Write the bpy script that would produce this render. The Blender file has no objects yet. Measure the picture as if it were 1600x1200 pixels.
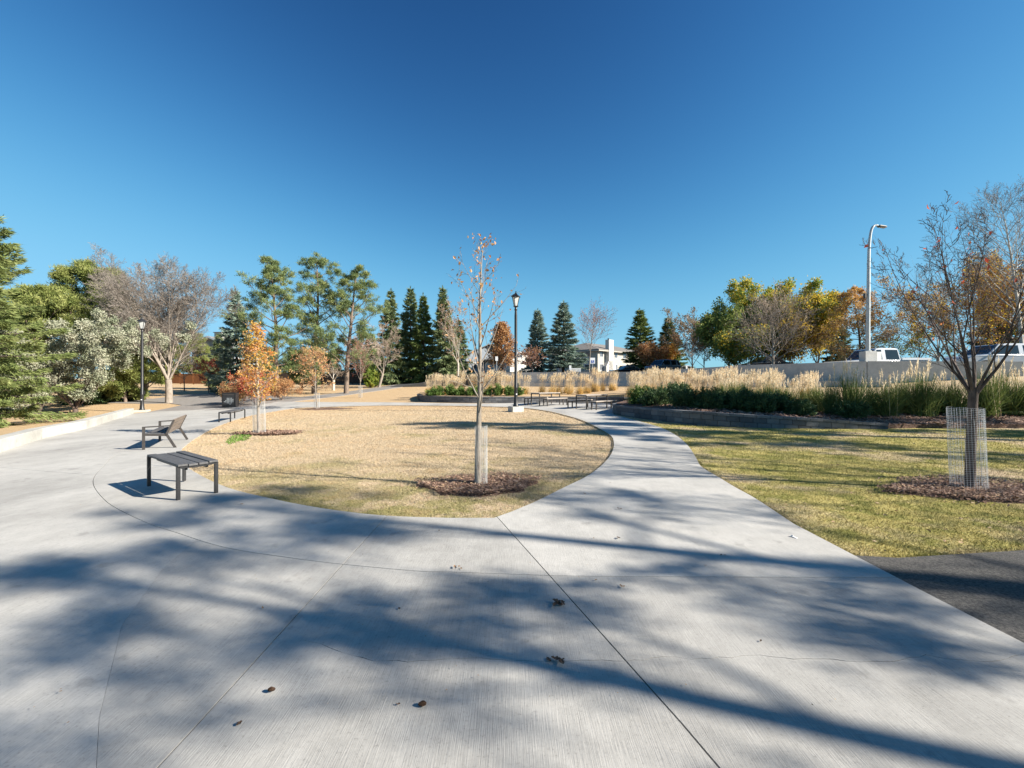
import bpy, bmesh, math, random
import numpy as np
from mathutils import Vector, Matrix
from mathutils.geometry import delaunay_2d_cdt

S = bpy.context.scene
C = S.collection
# ------------------------------------------------------------------ camera, sky, sun, exposure
FOC, CX, HY, EYE = 680.0, 800.0, 595.0, 1.5
cam_d = bpy.data.cameras.new('camera'); cam = bpy.data.objects.new('camera', cam_d); C.objects.link(cam)
cam.location = (0, 0, EYE); cam.rotation_euler = (math.radians(90), 0, 0)
cam_d.sensor_width = 36; cam_d.lens = FOC / 1600 * 36; cam_d.shift_y = -5 / 1600
cam_d.clip_start = .05; cam_d.clip_end = 2000
S.camera = cam
S.view_settings.view_transform = 'Standard'; S.view_settings.look = 'None'
S.view_settings.exposure = 1.42; S.view_settings.gamma = 1.0
EL = math.radians(29.5); AX, AY = .955, -.296
W = bpy.data.worlds.new('World'); S.world = W; W.use_nodes = True
wn, wl = W.node_tree.nodes, W.node_tree.links; wn.clear()
sky = wn.new('ShaderNodeTexSky'); sky.sky_type = 'NISHITA'; sky.sun_disc = False
sky.sun_elevation = EL; sky.sun_rotation = math.atan2(AX, AY)
sky.altitude = 700; sky.air_density = 1.0; sky.dust_density = 0.15; sky.ozone_density = 4.5
hsv = wn.new('ShaderNodeHueSaturation'); hsv.inputs['Saturation'].default_value = 1.0
hsv.inputs['Hue'].default_value = .5
bg = wn.new('ShaderNodeBackground'); bg.inputs['Strength'].default_value = .12
vm = wn.new('ShaderNodeVectorMath'); vm.operation = 'SCALE'; vm.inputs['Scale'].default_value = .25
gam = wn.new('ShaderNodeGamma'); gam.inputs['Gamma'].default_value = 2.6
def vmath(op, a, b):
    n = wn.new('ShaderNodeVectorMath'); n.operation = op
    for i_, q in enumerate((a, b)):
        if isinstance(q, tuple): n.inputs[i_].default_value = q
        else: wl.new(q, n.inputs[i_])
    return n.outputs[0]
wo = wn.new('ShaderNodeOutputWorld')
wl.new(sky.outputs[0], vm.inputs[0]); wl.new(vm.outputs[0], gam.inputs[0]); 
soft = vmath('DIVIDE', gam.outputs[0], vmath('ADD', vmath('MULTIPLY', gam.outputs[0], (11.1, 4.7, 1.66)), (1., 1., 1.)))   # deeper blue overhead, soft shoulder at the horizon
wl.new(vmath('MULTIPLY', soft, (11.8, 10.75, 5.45)), hsv.inputs['Color']); wl.new(hsv.outputs[0], bg.inputs[0]); wl.new(bg.outputs[0], wo.inputs[0])
sd = bpy.data.lights.new('sun', 'SUN'); sd.energy = 4.6; sd.angle = math.radians(.53); sd.color = (1, .93, .82)
sun = bpy.data.objects.new('sun', sd); C.objects.link(sun)
SUN = Vector((AX*math.cos(EL), AY*math.cos(EL), math.sin(EL)))
sun.rotation_euler = (-SUN).to_track_quat('-Z', 'Y').to_euler(); sun.location = (30, -10, 30)

# ------------------------------------------------------------------ terrain
def sst(a, b, x):
    t = np.clip((np.asarray(x, float)-a)/(b-a), 0, 1); return t*t*(3-2*t)
def g(X, Y):
    X = np.asarray(X, float); Y = np.asarray(Y, float)
    s = -.018*np.log1p(np.exp(np.clip(-X-2, -30, 30)))
    s = np.maximum(s, -.42)
    r = .04*(np.clip(Y, 25, 85)-25); r = np.where(Y < 29, r*sst(24, 29, Y), r)
    return s + r
XW = [-8, -2.8, 4.1, 11.8, 16.6, 21.2, 27, 45]; YW = [50, 48, 46, 40, 31, 25.5, 23, 20]
def Yw(X): return np.interp(X, XW, YW)
def Yb(X): return np.interp(X, [4.5, 5.2, 6.5, 8.3, 12, 60], [20, 17.0, 14.7, 14.05, 13.9, 13.9])
def terr(X, Y):
    T = 1.9 + .023*(np.clip(Y, 20, 120)-25)
    m = sst(-14, -2, X); return (g(X, Y)+.03)*(1-m) + T*m
def hbed(X, Y):
    X = np.asarray(X, float); Y = np.asarray(Y, float)
    h0 = np.interp(X, [4.6, 6.5, 8.3, 12, 20], [.36, .40, .29, .07, .005])
    hf = np.interp(X, [4, 12, 17, 21, 27], [.95, 1.1, 1.2, 1.3, 1.75])
    r = np.clip((Y-Yb(X))/(Yw(X)-Yb(X)), 0, 1)**.75
    zr = h0+(hf-h0)*r
    zl = .45+.5*np.clip((Y-27.8)/19, 0, 1)
    m = sst(3.5, 9, X)
    return zl*(1-m)+zr*m
def surf(X, Y):
    if X > -14 and Y > Yw(X): return float(terr(X, Y))
    if X > 4.6 and Y > Yb(X) + .1: return float(hbed(X, Y))
    if -6.6 < X < 9 and Y > 28.2: return float(hbed(X, Y))
    return float(g(X, Y))
def G(px, py, h=g):
    """point of the ground seen in direction (px,py) of the photograph: used to survey the site"""
    dx = (px-CX)/FOC; dz = (HY-py)/FOC
    lo = .5
    Ys = np.concatenate([np.arange(.5, 60, .05), np.arange(60, 400, .5)])
    f = EYE+dz*Ys-h(dx*Ys, Ys)
    i = int(np.argmax(f < 0)) if (f < 0).any() else len(Ys)-1
    if i == 0: i = 1
    a, b = Ys[i-1], Ys[i]; fa, fb = f[i-1], f[i]
    Y = a+(b-a)*fa/(fa-fb) if fa != fb else b
    return np.array([dx*Y, Y])
def GP(lst, h=g): return [tuple(G(a, b, h)) for a, b in lst]
def at(px, D): return (px-CX)/FOC*D
def smooth_line(pts, n=6, closed=False):
    P = np.array(pts, float); out = []; N = len(P)
    rng_ = range(N) if closed else range(N-1)
    for i in rng_:
        p0 = P[i-1] if (closed or i > 0) else P[0]; p1 = P[i]; p2 = P[(i+1) % N]
        p3 = P[(i+2) % N] if (closed or i+2 < N) else P[-1]
        for k in range(n):
            t = k/n
            out.append(.5*((2*p1)+(-p0+p2)*t+(2*p0-5*p1+4*p2-p3)*t*t+(-p0+3*p1-3*p2+p3)*t**3))
    if not closed: out.append(P[-1])
    return [tuple(q) for q in out]
def inside(poly, X, Y):
    P = np.array(poly); r = np.zeros(len(X), bool); j = len(P)-1
    for i in range(len(P)):
        xi, yi = P[i]; xj, yj = P[j]
        if yi != yj:
            c = ((yi > Y) != (yj > Y)) & (X < (xj-xi)*(Y-yi)/(yj-yi)+xi); r ^= c
        j = i
    return r

# ------------------------------------------------------------------ materials
M = {}
def mat(name, cols, scale=4., rough=.85, bump=0., bscale=None, detail=5., metal=0., trans=0., coord='Object', stretch=None,
        spec=.3, contrast=.18, voro=None, coat=0.):
    """procedural material: noise between the given colours, optional bump, optional leaf translucency"""
    m = bpy.data.materials.new(name); m.use_nodes = True; N, L = m.node_tree.nodes, m.node_tree.links
    p = N['Principled BSDF']; p.inputs['Roughness'].default_value = rough; p.inputs['Metallic'].default_value = metal
    p.inputs['Specular IOR Level'].default_value = spec
    if coat: p.inputs['Coat Weight'].default_value = coat
    tc = N.new('ShaderNodeTexCoord'); mp = N.new('ShaderNodeMapping'); L.new(tc.outputs[coord], mp.inputs[0])
    if stretch: mp.inputs['Scale'].default_value = stretch
    nz = N.new('ShaderNodeTexNoise'); nz.inputs['Scale'].default_value = scale; nz.inputs['Detail'].default_value = detail
    nz.inputs['Roughness'].default_value = .62
    L.new(mp.outputs[0], nz.inputs[0])
    cr = N.new('ShaderNodeValToRGB'); L.new(nz.outputs[0], cr.inputs[0]); el = cr.color_ramp.elements
    n = len(cols)
    pos = [.5] if n == 1 else [.5-contrast+2*contrast*i/(n-1) for i in range(n)]
    el[0].position = pos[0]; el[0].color = (*cols[0], 1)
    if n == 1: el.remove(el[1])
    else:
        el[1].position = pos[-1]; el[1].color = (*cols[-1], 1)
        for i in range(1, n-1): e = el.new(pos[i]); e.color = (*cols[i], 1)
    col = cr.outputs[0]
    L.new(col, p.inputs['Base Color'])
    if bump:
        bz = N.new('ShaderNodeTexNoise'); bz.inputs['Scale'].default_value = bscale or scale*6; bz.inputs['Detail'].default_value = 4
        L.new(mp.outputs[0], bz.inputs[0]); b = N.new('ShaderNodeBump'); b.inputs['Strength'].default_value = bump
        b.inputs['Distance'].default_value = .02; L.new(bz.outputs[0], b.inputs['Height']); L.new(b.outputs[0], p.inputs['Normal'])
    if trans:
        t = N.new('ShaderNodeBsdfTranslucent'); mx = N.new('ShaderNodeMixShader'); mx.inputs[0].default_value = trans
        L.new(col, t.inputs[0]); L.new(p.outputs[0], mx.inputs[1]); L.new(t.outputs[0], mx.inputs[2])
        L.new(mx.outputs[0], N['Material Output'].inputs[0])
    M[name] = m; return m
def flat(name, c, **k): return mat(name, [tuple(v*.85 for v in c), tuple(min(1, v*1.12) for v in c)], **k)

def lawn_material():
    m = bpy.data.materials.new('lawn'); m.use_nodes = True; N, L = m.node_tree.nodes, m.node_tree.links
    p = N['Principled BSDF']; p.inputs['Roughness'].default_value = .95; p.inputs['Specular IOR Level'].default_value = .1
    ge = N.new('ShaderNodeNewGeometry'); sx = N.new('ShaderNodeSeparateXYZ'); L.new(ge.outputs['Position'], sx.inputs[0])
    def noise(s, d=4):
        n = N.new('ShaderNodeTexNoise'); n.inputs['Scale'].default_value = s; n.inputs['Detail'].default_value = d
        n.inputs['Roughness'].default_value = .65; L.new(ge.outputs['Position'], n.inputs[0]); return n.outputs[0]
    def ramp(f, stops):
        r = N.new('ShaderNodeValToRGB'); L.new(f, r.inputs[0]); e = r.color_ramp.elements
        e[0].position, e[0].color = stops[0][0], (*stops[0][1], 1); e[1].position, e[1].color = stops[-1][0], (*stops[-1][1], 1)
        for q, c in stops[1:-1]: k = e.new(q); k.color = (*c, 1)
        return r.outputs[0]
    def mix(a, b, f):
        x = N.new('ShaderNodeMix'); x.data_type = 'RGBA'; L.new(a, x.inputs[6]); L.new(b, x.inputs[7]); L.new(f, x.inputs[0]); return x.outputs[2]
    def mth(op, a, b):
        x = N.new('ShaderNodeMath'); x.operation = op; x.use_clamp = True
        for i, v in enumerate((a, b)):
            if isinstance(v, (int, float)): x.inputs[i].default_value = v
            else: L.new(v, x.inputs[i])
        return x.outputs[0]
    def mr(v, a, b):
        x = N.new('ShaderNodeMapRange'); x.inputs[1].default_value = a; x.inputs[2].default_value = b; L.new(v, x.inputs[0]); return x.outputs[0]
    fine = noise(48, 7); big = noise(.45, 5); mid = noise(2.2, 5)
    dry = ramp(fine, [(.32, (.24, .17, .10)), (.5, (.46, .355, .23)), (.68, (.70, .58, .41))])
    grn = ramp(fine, [(.32, (.075, .085, .018)), (.5, (.19, .19, .05)), (.68, (.34, .31, .10))])
    red = ramp(fine, [(.32, (.27, .17, .085)), (.5, (.46, .32, .18)), (.68, (.63, .48, .30))])
    yel = ramp(fine, [(.32, (.17, .13, .04)), (.5, (.38, .32, .11)), (.68, (.58, .50, .21))])
    # right lawn is yellow green, far and left lawn is rusty, the middle lawn bleached straw
    c = mix(dry, red, mth('MAXIMUM', mth('MULTIPLY', mr(sx.outputs[0], -9, -14), .85), mth('MULTIPLY', mr(sx.outputs[1], 22, 27), .85)))
    near = mth('MULTIPLY', mr(sx.outputs[1], 8.5, 5.0), mr(mid, .40, .55))
    c = mix(c, grn, mth('MULTIPLY', near, .75))
    c = mix(c, red, mth('MULTIPLY', mr(noise(1.1, 6), .54, .66), .55))
    patch = mth('MULTIPLY', mr(big, .52, .64), mr(sx.outputs[1], 20, 14))
    c = mix(c, grn, mth('MULTIPLY', patch, .45))
    right = mr(sx.outputs[0], 2.6, 3.4); right = mth('MULTIPLY', right, mr(sx.outputs[1], 18, 15))
    c2 = mix(yel, grn, mth('MULTIPLY', mr(mid, .44, .58), .85)); c2 = mix(c2, dry, mr(big, .50, .66))
    c = mix(c, c2, right)
    L.new(c, p.inputs['Base Color'])
    t = N.new('ShaderNodeBump'); t.inputs['Strength'].default_value = .6; t.inputs['Distance'].default_value = .02
    L.new(noise(60, 5), t.inputs['Height']); L.new(t.outputs[0], p.inputs['Normal'])
    M['lawn'] = m; return m

def concrete_material(name, base, broom=True):
    m = bpy.data.materials.new(name); m.use_nodes = True; N, L = m.node_tree.nodes, m.node_tree.links
    p = N['Principled BSDF']; p.inputs['Roughness'].default_value = .88; p.inputs['Specular IOR Level'].default_value = .25
    ge = N.new('ShaderNodeNewGeometry')
    def noise(s, d=4, st=None, r=.6):
        n = N.new('ShaderNodeTexNoise'); n.inputs['Scale'].default_value = s; n.inputs['Detail'].default_value = d
        n.inputs['Roughness'].default_value = r
        if st:
            mp = N.new('ShaderNodeMapping'); mp.inputs['Scale'].default_value = st; L.new(ge.outputs['Position'], mp.inputs[0]); L.new(mp.outputs[0], n.inputs[0])
        else: L.new(ge.outputs['Position'], n.inputs[0])
        return n.outputs[0]
    def ramp(f, stops):
        r = N.new('ShaderNodeValToRGB'); L.new(f, r.inputs[0]); e = r.color_ramp.elements
        e[0].position, e[0].color = stops[0][0], (stops[0][1],)*3+(1,); e[1].position, e[1].color = stops[-1][0], (stops[-1][1],)*3+(1,)
        for q, c in stops[1:-1]: k = e.new(q); k.color = (c, c, c, 1)
        return r.outputs[0]
    def mul(a, b):
        x = N.new('ShaderNodeMix'); x.data_type = 'RGBA'; x.blend_type = 'MULTIPLY'; x.inputs[0].default_value = 1
        L.new(a, x.inputs[6]); L.new(b, x.inputs[7]); return x.outputs[2]
    rgb = N.new('ShaderNodeRGB'); rgb.outputs[0].default_value = (*base, 1)
    c = mul(rgb.outputs[0], ramp(noise(.8, 6), [(.3, .86), (.5, .97), (.7, 1.06)]))
    c = mul(c, ramp(noise(6, 6, r=.7), [(.3, .9), (.7, 1.06)]))
    c = mul(c, ramp(noise(60, 3, r=.7), [(.28, .72), (.4, .97), (.7, 1.05)]))
    c = mul(c, ramp(noise(3.1, 3, r=.5), [(.66, 1), (.70, .84), (.8, .76)]))
    oi = N.new('ShaderNodeObjectInfo')
    c = mul(c, ramp(oi.outputs['Random'], [(0, .90), (1, 1.06)]))
    c = mul(c, ramp(noise(.35, 7, (1, .5, 1), .75), [(.38, .80), (.5, .98), (.62, 1.05)]))
    if broom: c = mul(c, ramp(noise(1, 3, (150, 5, 1), .6), [(.32, .90), (.5, 1.0), (.66, 1.04)]))
    L.new(c, p.inputs['Base Color'])
    b = N.new('ShaderNodeBump'); b.inputs['Strength'].default_value = .35; b.inputs['Distance'].default_value = .006
    L.new(noise(1, 3, (160, 6, 1) if broom else (60, 60, 60)), b.inputs['Height']); L.new(b.outputs[0], p.inputs['Normal'])
    M[name] = m; return m

# ------------------------------------------------------------------ object helpers
def tag(o, label=None, cat=None, group=None, kind=None):
    if label: o['label'] = label
    if cat: o['category'] = cat
    if group: o['group'] = group
    if kind: o['kind'] = kind
    return o
def thing(name, label, cat, loc=(0, 0, 0), rz=0., group=None):
    o = bpy.data.objects.new(name, None); o.empty_display_size = .2; C.objects.link(o)
    o.location = loc; o.rotation_euler = (0, 0, rz); return tag(o, label, cat, group)
def link(name, me, parent=None, loc=(0, 0, 0), rz=0.):
    o = bpy.data.objects.new(name, me); C.objects.link(o); o.location = loc; o.rotation_euler = (0, 0, rz)
    if parent: o.parent = parent
    return o
def mesh(V, Fs, mats, idx=None, smooth=False, name='mesh'):
    """V (n,3); Fs list of (m,k) index arrays; idx material index per array"""
    V = np.asarray(V, np.float32); me = bpy.data.meshes.new(name)
    Fs = [np.asarray(f, np.int64) for f in Fs]
    keep = [i for i, f in enumerate(Fs) if len(f)]
    mi = np.concatenate([np.full(len(Fs[i]), 0 if idx is None else idx[i]) for i in keep]) if keep else np.zeros(0)
    tot = np.concatenate([np.full(len(Fs[i]), Fs[i].shape[1]) for i in keep])
    lv = np.concatenate([Fs[i].ravel() for i in keep])
    me.vertices.add(len(V)); me.vertices.foreach_set('co', V.ravel())
    me.loops.add(len(lv)); me.loops.foreach_set('vertex_index', lv.astype(np.int32))
    me.polygons.add(len(tot)); st = np.concatenate([[0], np.cumsum(tot)[:-1]])
    me.polygons.foreach_set('loop_start', st.astype(np.int32)); me.polygons.foreach_set('loop_total', tot.astype(np.int32))
    for m in (mats if isinstance(mats, (list, tuple)) else [mats]): me.materials.append(m)
    me.polygons.foreach_set('material_index', mi.astype(np.int32))
    me.polygons.foreach_set('use_smooth', np.full(len(tot), smooth))
    me.update(calc_edges=True); return me
class MB:
    def __init__(s): s.bm = bmesh.new()
    def box(s, c, d, rz=0., rx=0., ry=0., bev=0., taper=1.):
        r = bmesh.ops.create_cube(s.bm, size=1); vs = r['verts']
        for v in vs:
            if v.co.z > 0: v.co.x *= taper; v.co.y *= taper
        m = Matrix.Translation(c) @ Matrix.Rotation(rz, 4, 'Z') @ Matrix.Rotation(ry, 4, 'Y') @ Matrix.Rotation(rx, 4, 'X') @ Matrix.Diagonal((*d, 1))
        bmesh.ops.transform(s.bm, matrix=m, verts=vs)
        if bev:
            es = list({e for v in vs for e in v.link_edges}); bmesh.ops.bevel(s.bm, geom=es, offset=bev, segments=2, affect='EDGES', clamp_overlap=True)
        return s
    def bar(s, a, b, w, h, bev=0.):
        a, b = Vector(a), Vector(b); d = b-a; q = d.to_track_quat('X', 'Z')
        r = bmesh.ops.create_cube(s.bm, size=1)['verts']
        bmesh.ops.transform(s.bm, matrix=Matrix.Translation((a+b)/2) @ q.to_matrix().to_4x4() @ Matrix.Diagonal((d.length, w, h, 1)), verts=r)
        if bev: bmesh.ops.bevel(s.bm, geom=list({e for v in r for e in v.link_edges}), offset=bev, segments=1, affect='EDGES')
        return s
    def cyl(s, a, b, r0, r1=None, n=12):
        a, b = Vector(a), Vector(b); d = b-a; q = d.to_track_quat('Z', 'Y'); r1 = r0 if r1 is None else r1
        r = bmesh.ops.create_cone(s.bm, cap_ends=True, segments=n, radius1=r0, radius2=r1, depth=d.length)['verts']
        bmesh.ops.transform(s.bm, matrix=Matrix.Translation((a+b)/2) @ q.to_matrix().to_4x4(), verts=r); return s
    def lathe(s, prof, n=16, c=(0, 0, 0), cap=True):
        rings = []
        for r, z in prof: rings.append([s.bm.verts.new((c[0]+r*math.cos(2*math.pi*i/n), c[1]+r*math.sin(2*math.pi*i/n), c[2]+z)) for i in range(n)])
        for a, b in zip(rings, rings[1:]):
            for i in range(n): s.bm.faces.new((a[i], a[(i+1) % n], b[(i+1) % n], b[i]))
        if cap: s.bm.faces.new(rings[0][::-1]); s.bm.faces.new(rings[-1])
        return s
    def prism(s, poly, z0, z1):
        a = [s.bm.verts.new((x, y, z0)) for x, y in poly]; b = [s.bm.verts.new((x, y, z1)) for x, y in poly]; n = len(poly)
        s.bm.faces.new(a[::-1]); s.bm.faces.new(b)
        for i in range(n): s.bm.faces.new((a[i], a[(i+1) % n], b[(i+1) % n], b[i]))
        return s
    def side(s, prof, y0, y1):
        a = [s.bm.verts.new((x, y0, z)) for x, z in prof]; b = [s.bm.verts.new((x, y1, z)) for x, z in prof]; n = len(prof)
        s.bm.faces.new(a); s.bm.faces.new(b[::-1])
        for i in range(n): s.bm.faces.new((a[i], b[i], b[(i+1) % n], a[(i+1) % n]))
        return s
    def face(s, pts):
        s.bm.faces.new([s.bm.verts.new(p) for p in pts]); return s
    def done(s, name, m, parent=None, loc=(0, 0, 0), rz=0., smooth=False, bevel=0.):
        bmesh.ops.recalc_face_normals(s.bm, faces=s.bm.faces)
        me = bpy.data.meshes.new(name); s.bm.to_mesh(me); s.bm.free(); me.materials.append(m)
        if smooth:
            me.polygons.foreach_set('use_smooth', [True]*len(me.polygons))
            try: me.set_sharp_from_angle(angle=math.radians(40))
            except Exception: pass
        o = link(name, me, parent, loc, rz)
        if bevel:
            b = o.modifiers.new('bevel', 'BEVEL'); b.width = bevel; b.segments = 2; b.limit_method = 'ANGLE'
        return o
def copy_tree(o, parent=None):
    c = o.copy(); C.objects.link(c)
    if parent: c.parent = parent
    for ch in o.children: copy_tree(ch, c)
    return c

def drape(outer, holes, gaps, h, spacing, dz=0., skirt=.1, big=None):
    """triangulate outer minus holes minus gaps, drape on h, return list of (V,F,skirtF) per connected region"""
    V = []; Fc = []
    def add(poly):
        q = np.array(poly); a_ = (q[:, 0]*np.roll(q[:, 1], -1)-np.roll(q[:, 0], -1)*q[:, 1]).sum()
        if a_ < 0: poly = list(poly)[::-1]
        i0 = len(V); V.extend([Vector(p) for p in poly]); Fc.append(list(range(i0, i0+len(poly))))
    add(outer)
    for p in holes: add(p)
    for p in gaps: add(p)
    P = np.array(outer); x0, y0 = P.min(0); x1, y1 = P.max(0)
    gx, gy = np.meshgrid(np.arange(x0, x1, spacing), np.arange(y0, y1, spacing)); gx = gx.ravel(); gy = gy.ravel()
    k = inside(outer, gx, gy); V.extend([Vector((a+.0137*((i*7) % 5), b)) for i, (a, b) in enumerate(zip(gx[k], gy[k]))])
    r = delaunay_2d_cdt(V, [], Fc, 0, 1e-6, True)
    ov, of, orf = r[0], r[2], r[5]
    keep = [f for f, o in zip(of, orf) if 0 in o and all(q == 0 for q in o)]
    ov = np.array([tuple(v) for v in ov])
    # connected regions across shared edges
    emap = {}
    for i, f in enumerate(keep):
        for a, b in zip(f, f[1:]+f[:1]): emap.setdefault((min(a, b), max(a, b)), []).append(i)
    par = list(range(len(keep)))
    def find(a):
        while par[a] != a: par[a] = par[par[a]]; a = par[a]
        return a
    for e, l in emap.items():
        if len(l) == 2: par[find(l[0])] = find(l[1])
    regs = {}
    for i in range(len(keep)): regs.setdefault(find(i), []).append(i)
    out = []
    for ids in regs.values():
        F = np.array([keep[i] for i in ids])
        tri = ov[F]; ar = np.abs(np.cross(tri[:, 1]-tri[:, 0], tri[:, 2]-tri[:, 0])).sum()/2
        if ar < .03: continue
        u, inv = np.unique(F, return_inverse=True); F = inv.reshape(F.shape)
        XY = ov[u]; Z = h(XY[:, 0], XY[:, 1])+dz; V3 = np.column_stack([XY, Z])
        cr = (V3[F[:, 1], 0]-V3[F[:, 0], 0])*(V3[F[:, 2], 1]-V3[F[:, 0], 1])-(V3[F[:, 1], 1]-V3[F[:, 0], 1])*(V3[F[:, 2], 0]-V3[F[:, 0], 0])
        F[cr < 0] = F[cr < 0][:, ::-1]
        cnt = {}
        for f in F.tolist():
            for a, b in zip(f, f[1:]+f[:1]):
                if (b, a) in cnt: del cnt[(b, a)]
                else: cnt[(a, b)] = 1
        sk = []
        if skirt:
            n = len(V3); low = V3.copy(); low[:, 2] -= skirt; V3 = np.vstack([V3, low])
            sk = [(b, a, a+n, b+n) for a, b in cnt]
        out.append((V3, F, np.array(sk) if len(sk) else np.zeros((0, 4), int), ar))
    out.sort(key=lambda r: -r[3])
    return out

# ------------------------------------------------------------------ vectorised plants
def unit(v): return v/np.maximum(np.linalg.norm(v, axis=-1, keepdims=True), 1e-9)
def grow(st, d, L, R, K, wob, trop, tip, rng):
    N = len(st); pts = np.zeros((N, K, 3)); dr = np.zeros((N, K, 3)); p = st.copy(); d = unit(d)
    for k in range(K):
        pts[:, k] = p; dr[:, k] = d; p = p+d*(L/(K-1))[:, None]
        d = unit(d+rng.normal(0, wob, (N, 3))+np.array([0, 0, trop]))
    return dict(p=pts, d=dr, L=L, r=R[:, None]*np.linspace(1, tip, K)[None])
def spawn(b, m, t0, t1, ang, lr, rr, rng, fall=.4, up=0., asd=.15, Lf=None):
    N, K = b['p'].shape[:2]; idx = np.repeat(np.arange(N), m); n = len(idx)
    t = t0+(t1-t0)*((np.tile(np.arange(m), N)+rng.uniform(0, 1, n))/m)
    f = t*(K-1); i = np.minimum(f.astype(int), K-2); w = (f-i)[:, None]
    p = b['p'][idx, i]*(1-w)+b['p'][idx, i+1]*w; d = unit(b['d'][idx, i]*(1-w)+b['d'][idx, i+1]*w)
    az = rng.uniform(0, 2*np.pi, N)[idx]+np.tile(np.arange(m), N)*2.4+rng.normal(0, .3, n)
    ref = np.where(np.abs(d[:, 2:3]) > .9, np.array([[1., 0, 0]]), np.array([[0, 0, 1.]]))
    u = unit(np.cross(d, ref)); v = np.cross(d, u); side = u*np.cos(az)[:, None]+v*np.sin(az)[:, None]
    a = (ang+rng.normal(0, asd, n))[:, None]; nd = unit(d*np.cos(a)+side*np.sin(a)+np.array([0, 0, up]))
    L = b['L'][idx]*lr*(1-fall*(t-t0)/(t1-t0+1e-6))*rng.uniform(.7, 1.15, n)
    if Lf is not None: L = Lf(t)*rng.uniform(.8, 1.15, n)
    rad = b['r'][idx, i]*(1-w[:, 0])+b['r'][idx, i+1]*w[:, 0]
    return p, nd, L, rad*rr, t
def tubes(lst):
    Vs, Fs, n0 = [], [], 0
    for b, s in lst:
        P, R = b['p'], b['r']; N, K = P.shape[:2]; T = unit(np.gradient(P, axis=1))
        ref = np.where(np.abs(T[:, :1, 2:3]) > .9, np.array([1., 0, 0]), np.array([0, 0, 1.]))
        u = unit(np.cross(T, np.broadcast_to(ref, T.shape))); v = np.cross(T, u)
        a = np.arange(s)*2*np.pi/s
        ring = P[:, :, None]+R[:, :, None, None]*(u[:, :, None]*np.cos(a)[None, None, :, None]+v[:, :, None]*np.sin(a)[None, None, :, None])
        Vs.append(ring.reshape(-1, 3))
        base = (np.arange(N)[:, None, None]*K+np.arange(K-1)[None, :, None])*s+n0
        j = np.arange(s)[None, None]; j2 = (j+1) % s
        F = np.stack([base+j, base+j2, base+s+j2, base+s+j], -1).reshape(-1, 4)
        Fs.append(F); n0 += N*K*s
    return np.vstack(Vs), np.vstack(Fs)
def blades(p, d, L, w, rng):
    n = len(p); d = unit(d); r = rng.normal(0, 1, (n, 3)); sd = unit(np.cross(d, r))*(np.asarray(w)/2).reshape(-1, 1)
    V = np.empty((n, 3, 3)); V[:, 0] = p-sd; V[:, 1] = p+sd; V[:, 2] = p+d*np.asarray(L).reshape(-1, 1)
    return V.reshape(-1, 3), np.arange(n*3).reshape(n, 3)
def leaves(p, size, rng, asp=.6, droop=0.):
    n = len(p); a = unit(rng.normal(0, 1, (n, 3))+np.array([0, 0, -droop])); b = unit(np.cross(a, rng.normal(0, 1, (n, 3))))
    s = (size*rng.uniform(.6, 1.25, n))[:, None]; V = np.empty((n, 4, 3)); nn = np.cross(a, b)*s*.15
    V[:, 0] = p; V[:, 1] = p+a*s*.5+b*s*asp*.5+nn; V[:, 2] = p+a*s; V[:, 3] = p+a*s*.5-b*s*asp*.5+nn
    return V.reshape(-1, 3), np.arange(n*4).reshape(n, 4)
def along(b, n, t0, t1, rng, jit=0.):
    N, K = b['p'].shape[:2]; idx = rng.integers(0, N, n); f = rng.uniform(t0, t1, n)*(K-1); i = np.minimum(f.astype(int), K-2); w = (f-i)[:, None]
    return b['p'][idx, i]*(1-w)+b['p'][idx, i+1]*w+rng.normal(0, jit, (n, 3)) if jit else b['p'][idx, i]*(1-w)+b['p'][idx, i+1]*w, b['d'][idx, i]
# ------------------------------------------------------------------ the setting
lawn_material()
concrete_material('concrete', (.43, .415, .385)); concrete_material('cast_concrete', (.50, .485, .44), False)
concrete_material('grey_wall', (.50, .50, .485), False); concrete_material('block', (.135, .14, .15), False); concrete_material('block_dark', (.095, .10, .11), False); concrete_material('block_pale', (.18, .18, .185), False)
mat('asphalt', [(.035, .034, .033), (.10, .095, .088), (.17, .155, .14)], 55, .92, .9, 160, contrast=.2)
mat('old_asphalt', [(.20, .18, .165), (.27, .25, .23)], 5, .95, .3, 60)
mat('mulch', [(.035, .02, .014), (.12, .07, .05), (.28, .19, .15)], 26, .95, .9, 60, contrast=.2)
mat('mulch_chip', [(.06, .032, .022), (.20, .115, .08), (.32, .21, .15), (.60, .48, .38)], 22, .9, coord='Object', contrast=.22)
mat('road', [(.05, .05, .05), (.08, .08, .08)], 8, .95, .3)

xs = np.concatenate([np.linspace(-500, -60, 12), np.arange(-55, 56, 1.0), np.linspace(60, 500, 12)])
ys = np.concatenate([np.linspace(-120, -12, 6), np.arange(-10, 100, 1.0), np.linspace(110, 700, 12)])
gx, gy = np.meshgrid(xs, ys); nx, ny = len(xs), len(ys)
V = np.column_stack([gx.ravel(), gy.ravel(), (g(gx, gy)-.04).ravel()])
i = (np.arange(ny-1)[:, None]*nx+np.arange(nx-1)[None]).ravel()
tag(link('ground', mesh(V, [np.column_stack([i, i+1, i+nx+1, i+nx])], M['lawn'], smooth=True)), kind='structure')

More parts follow.
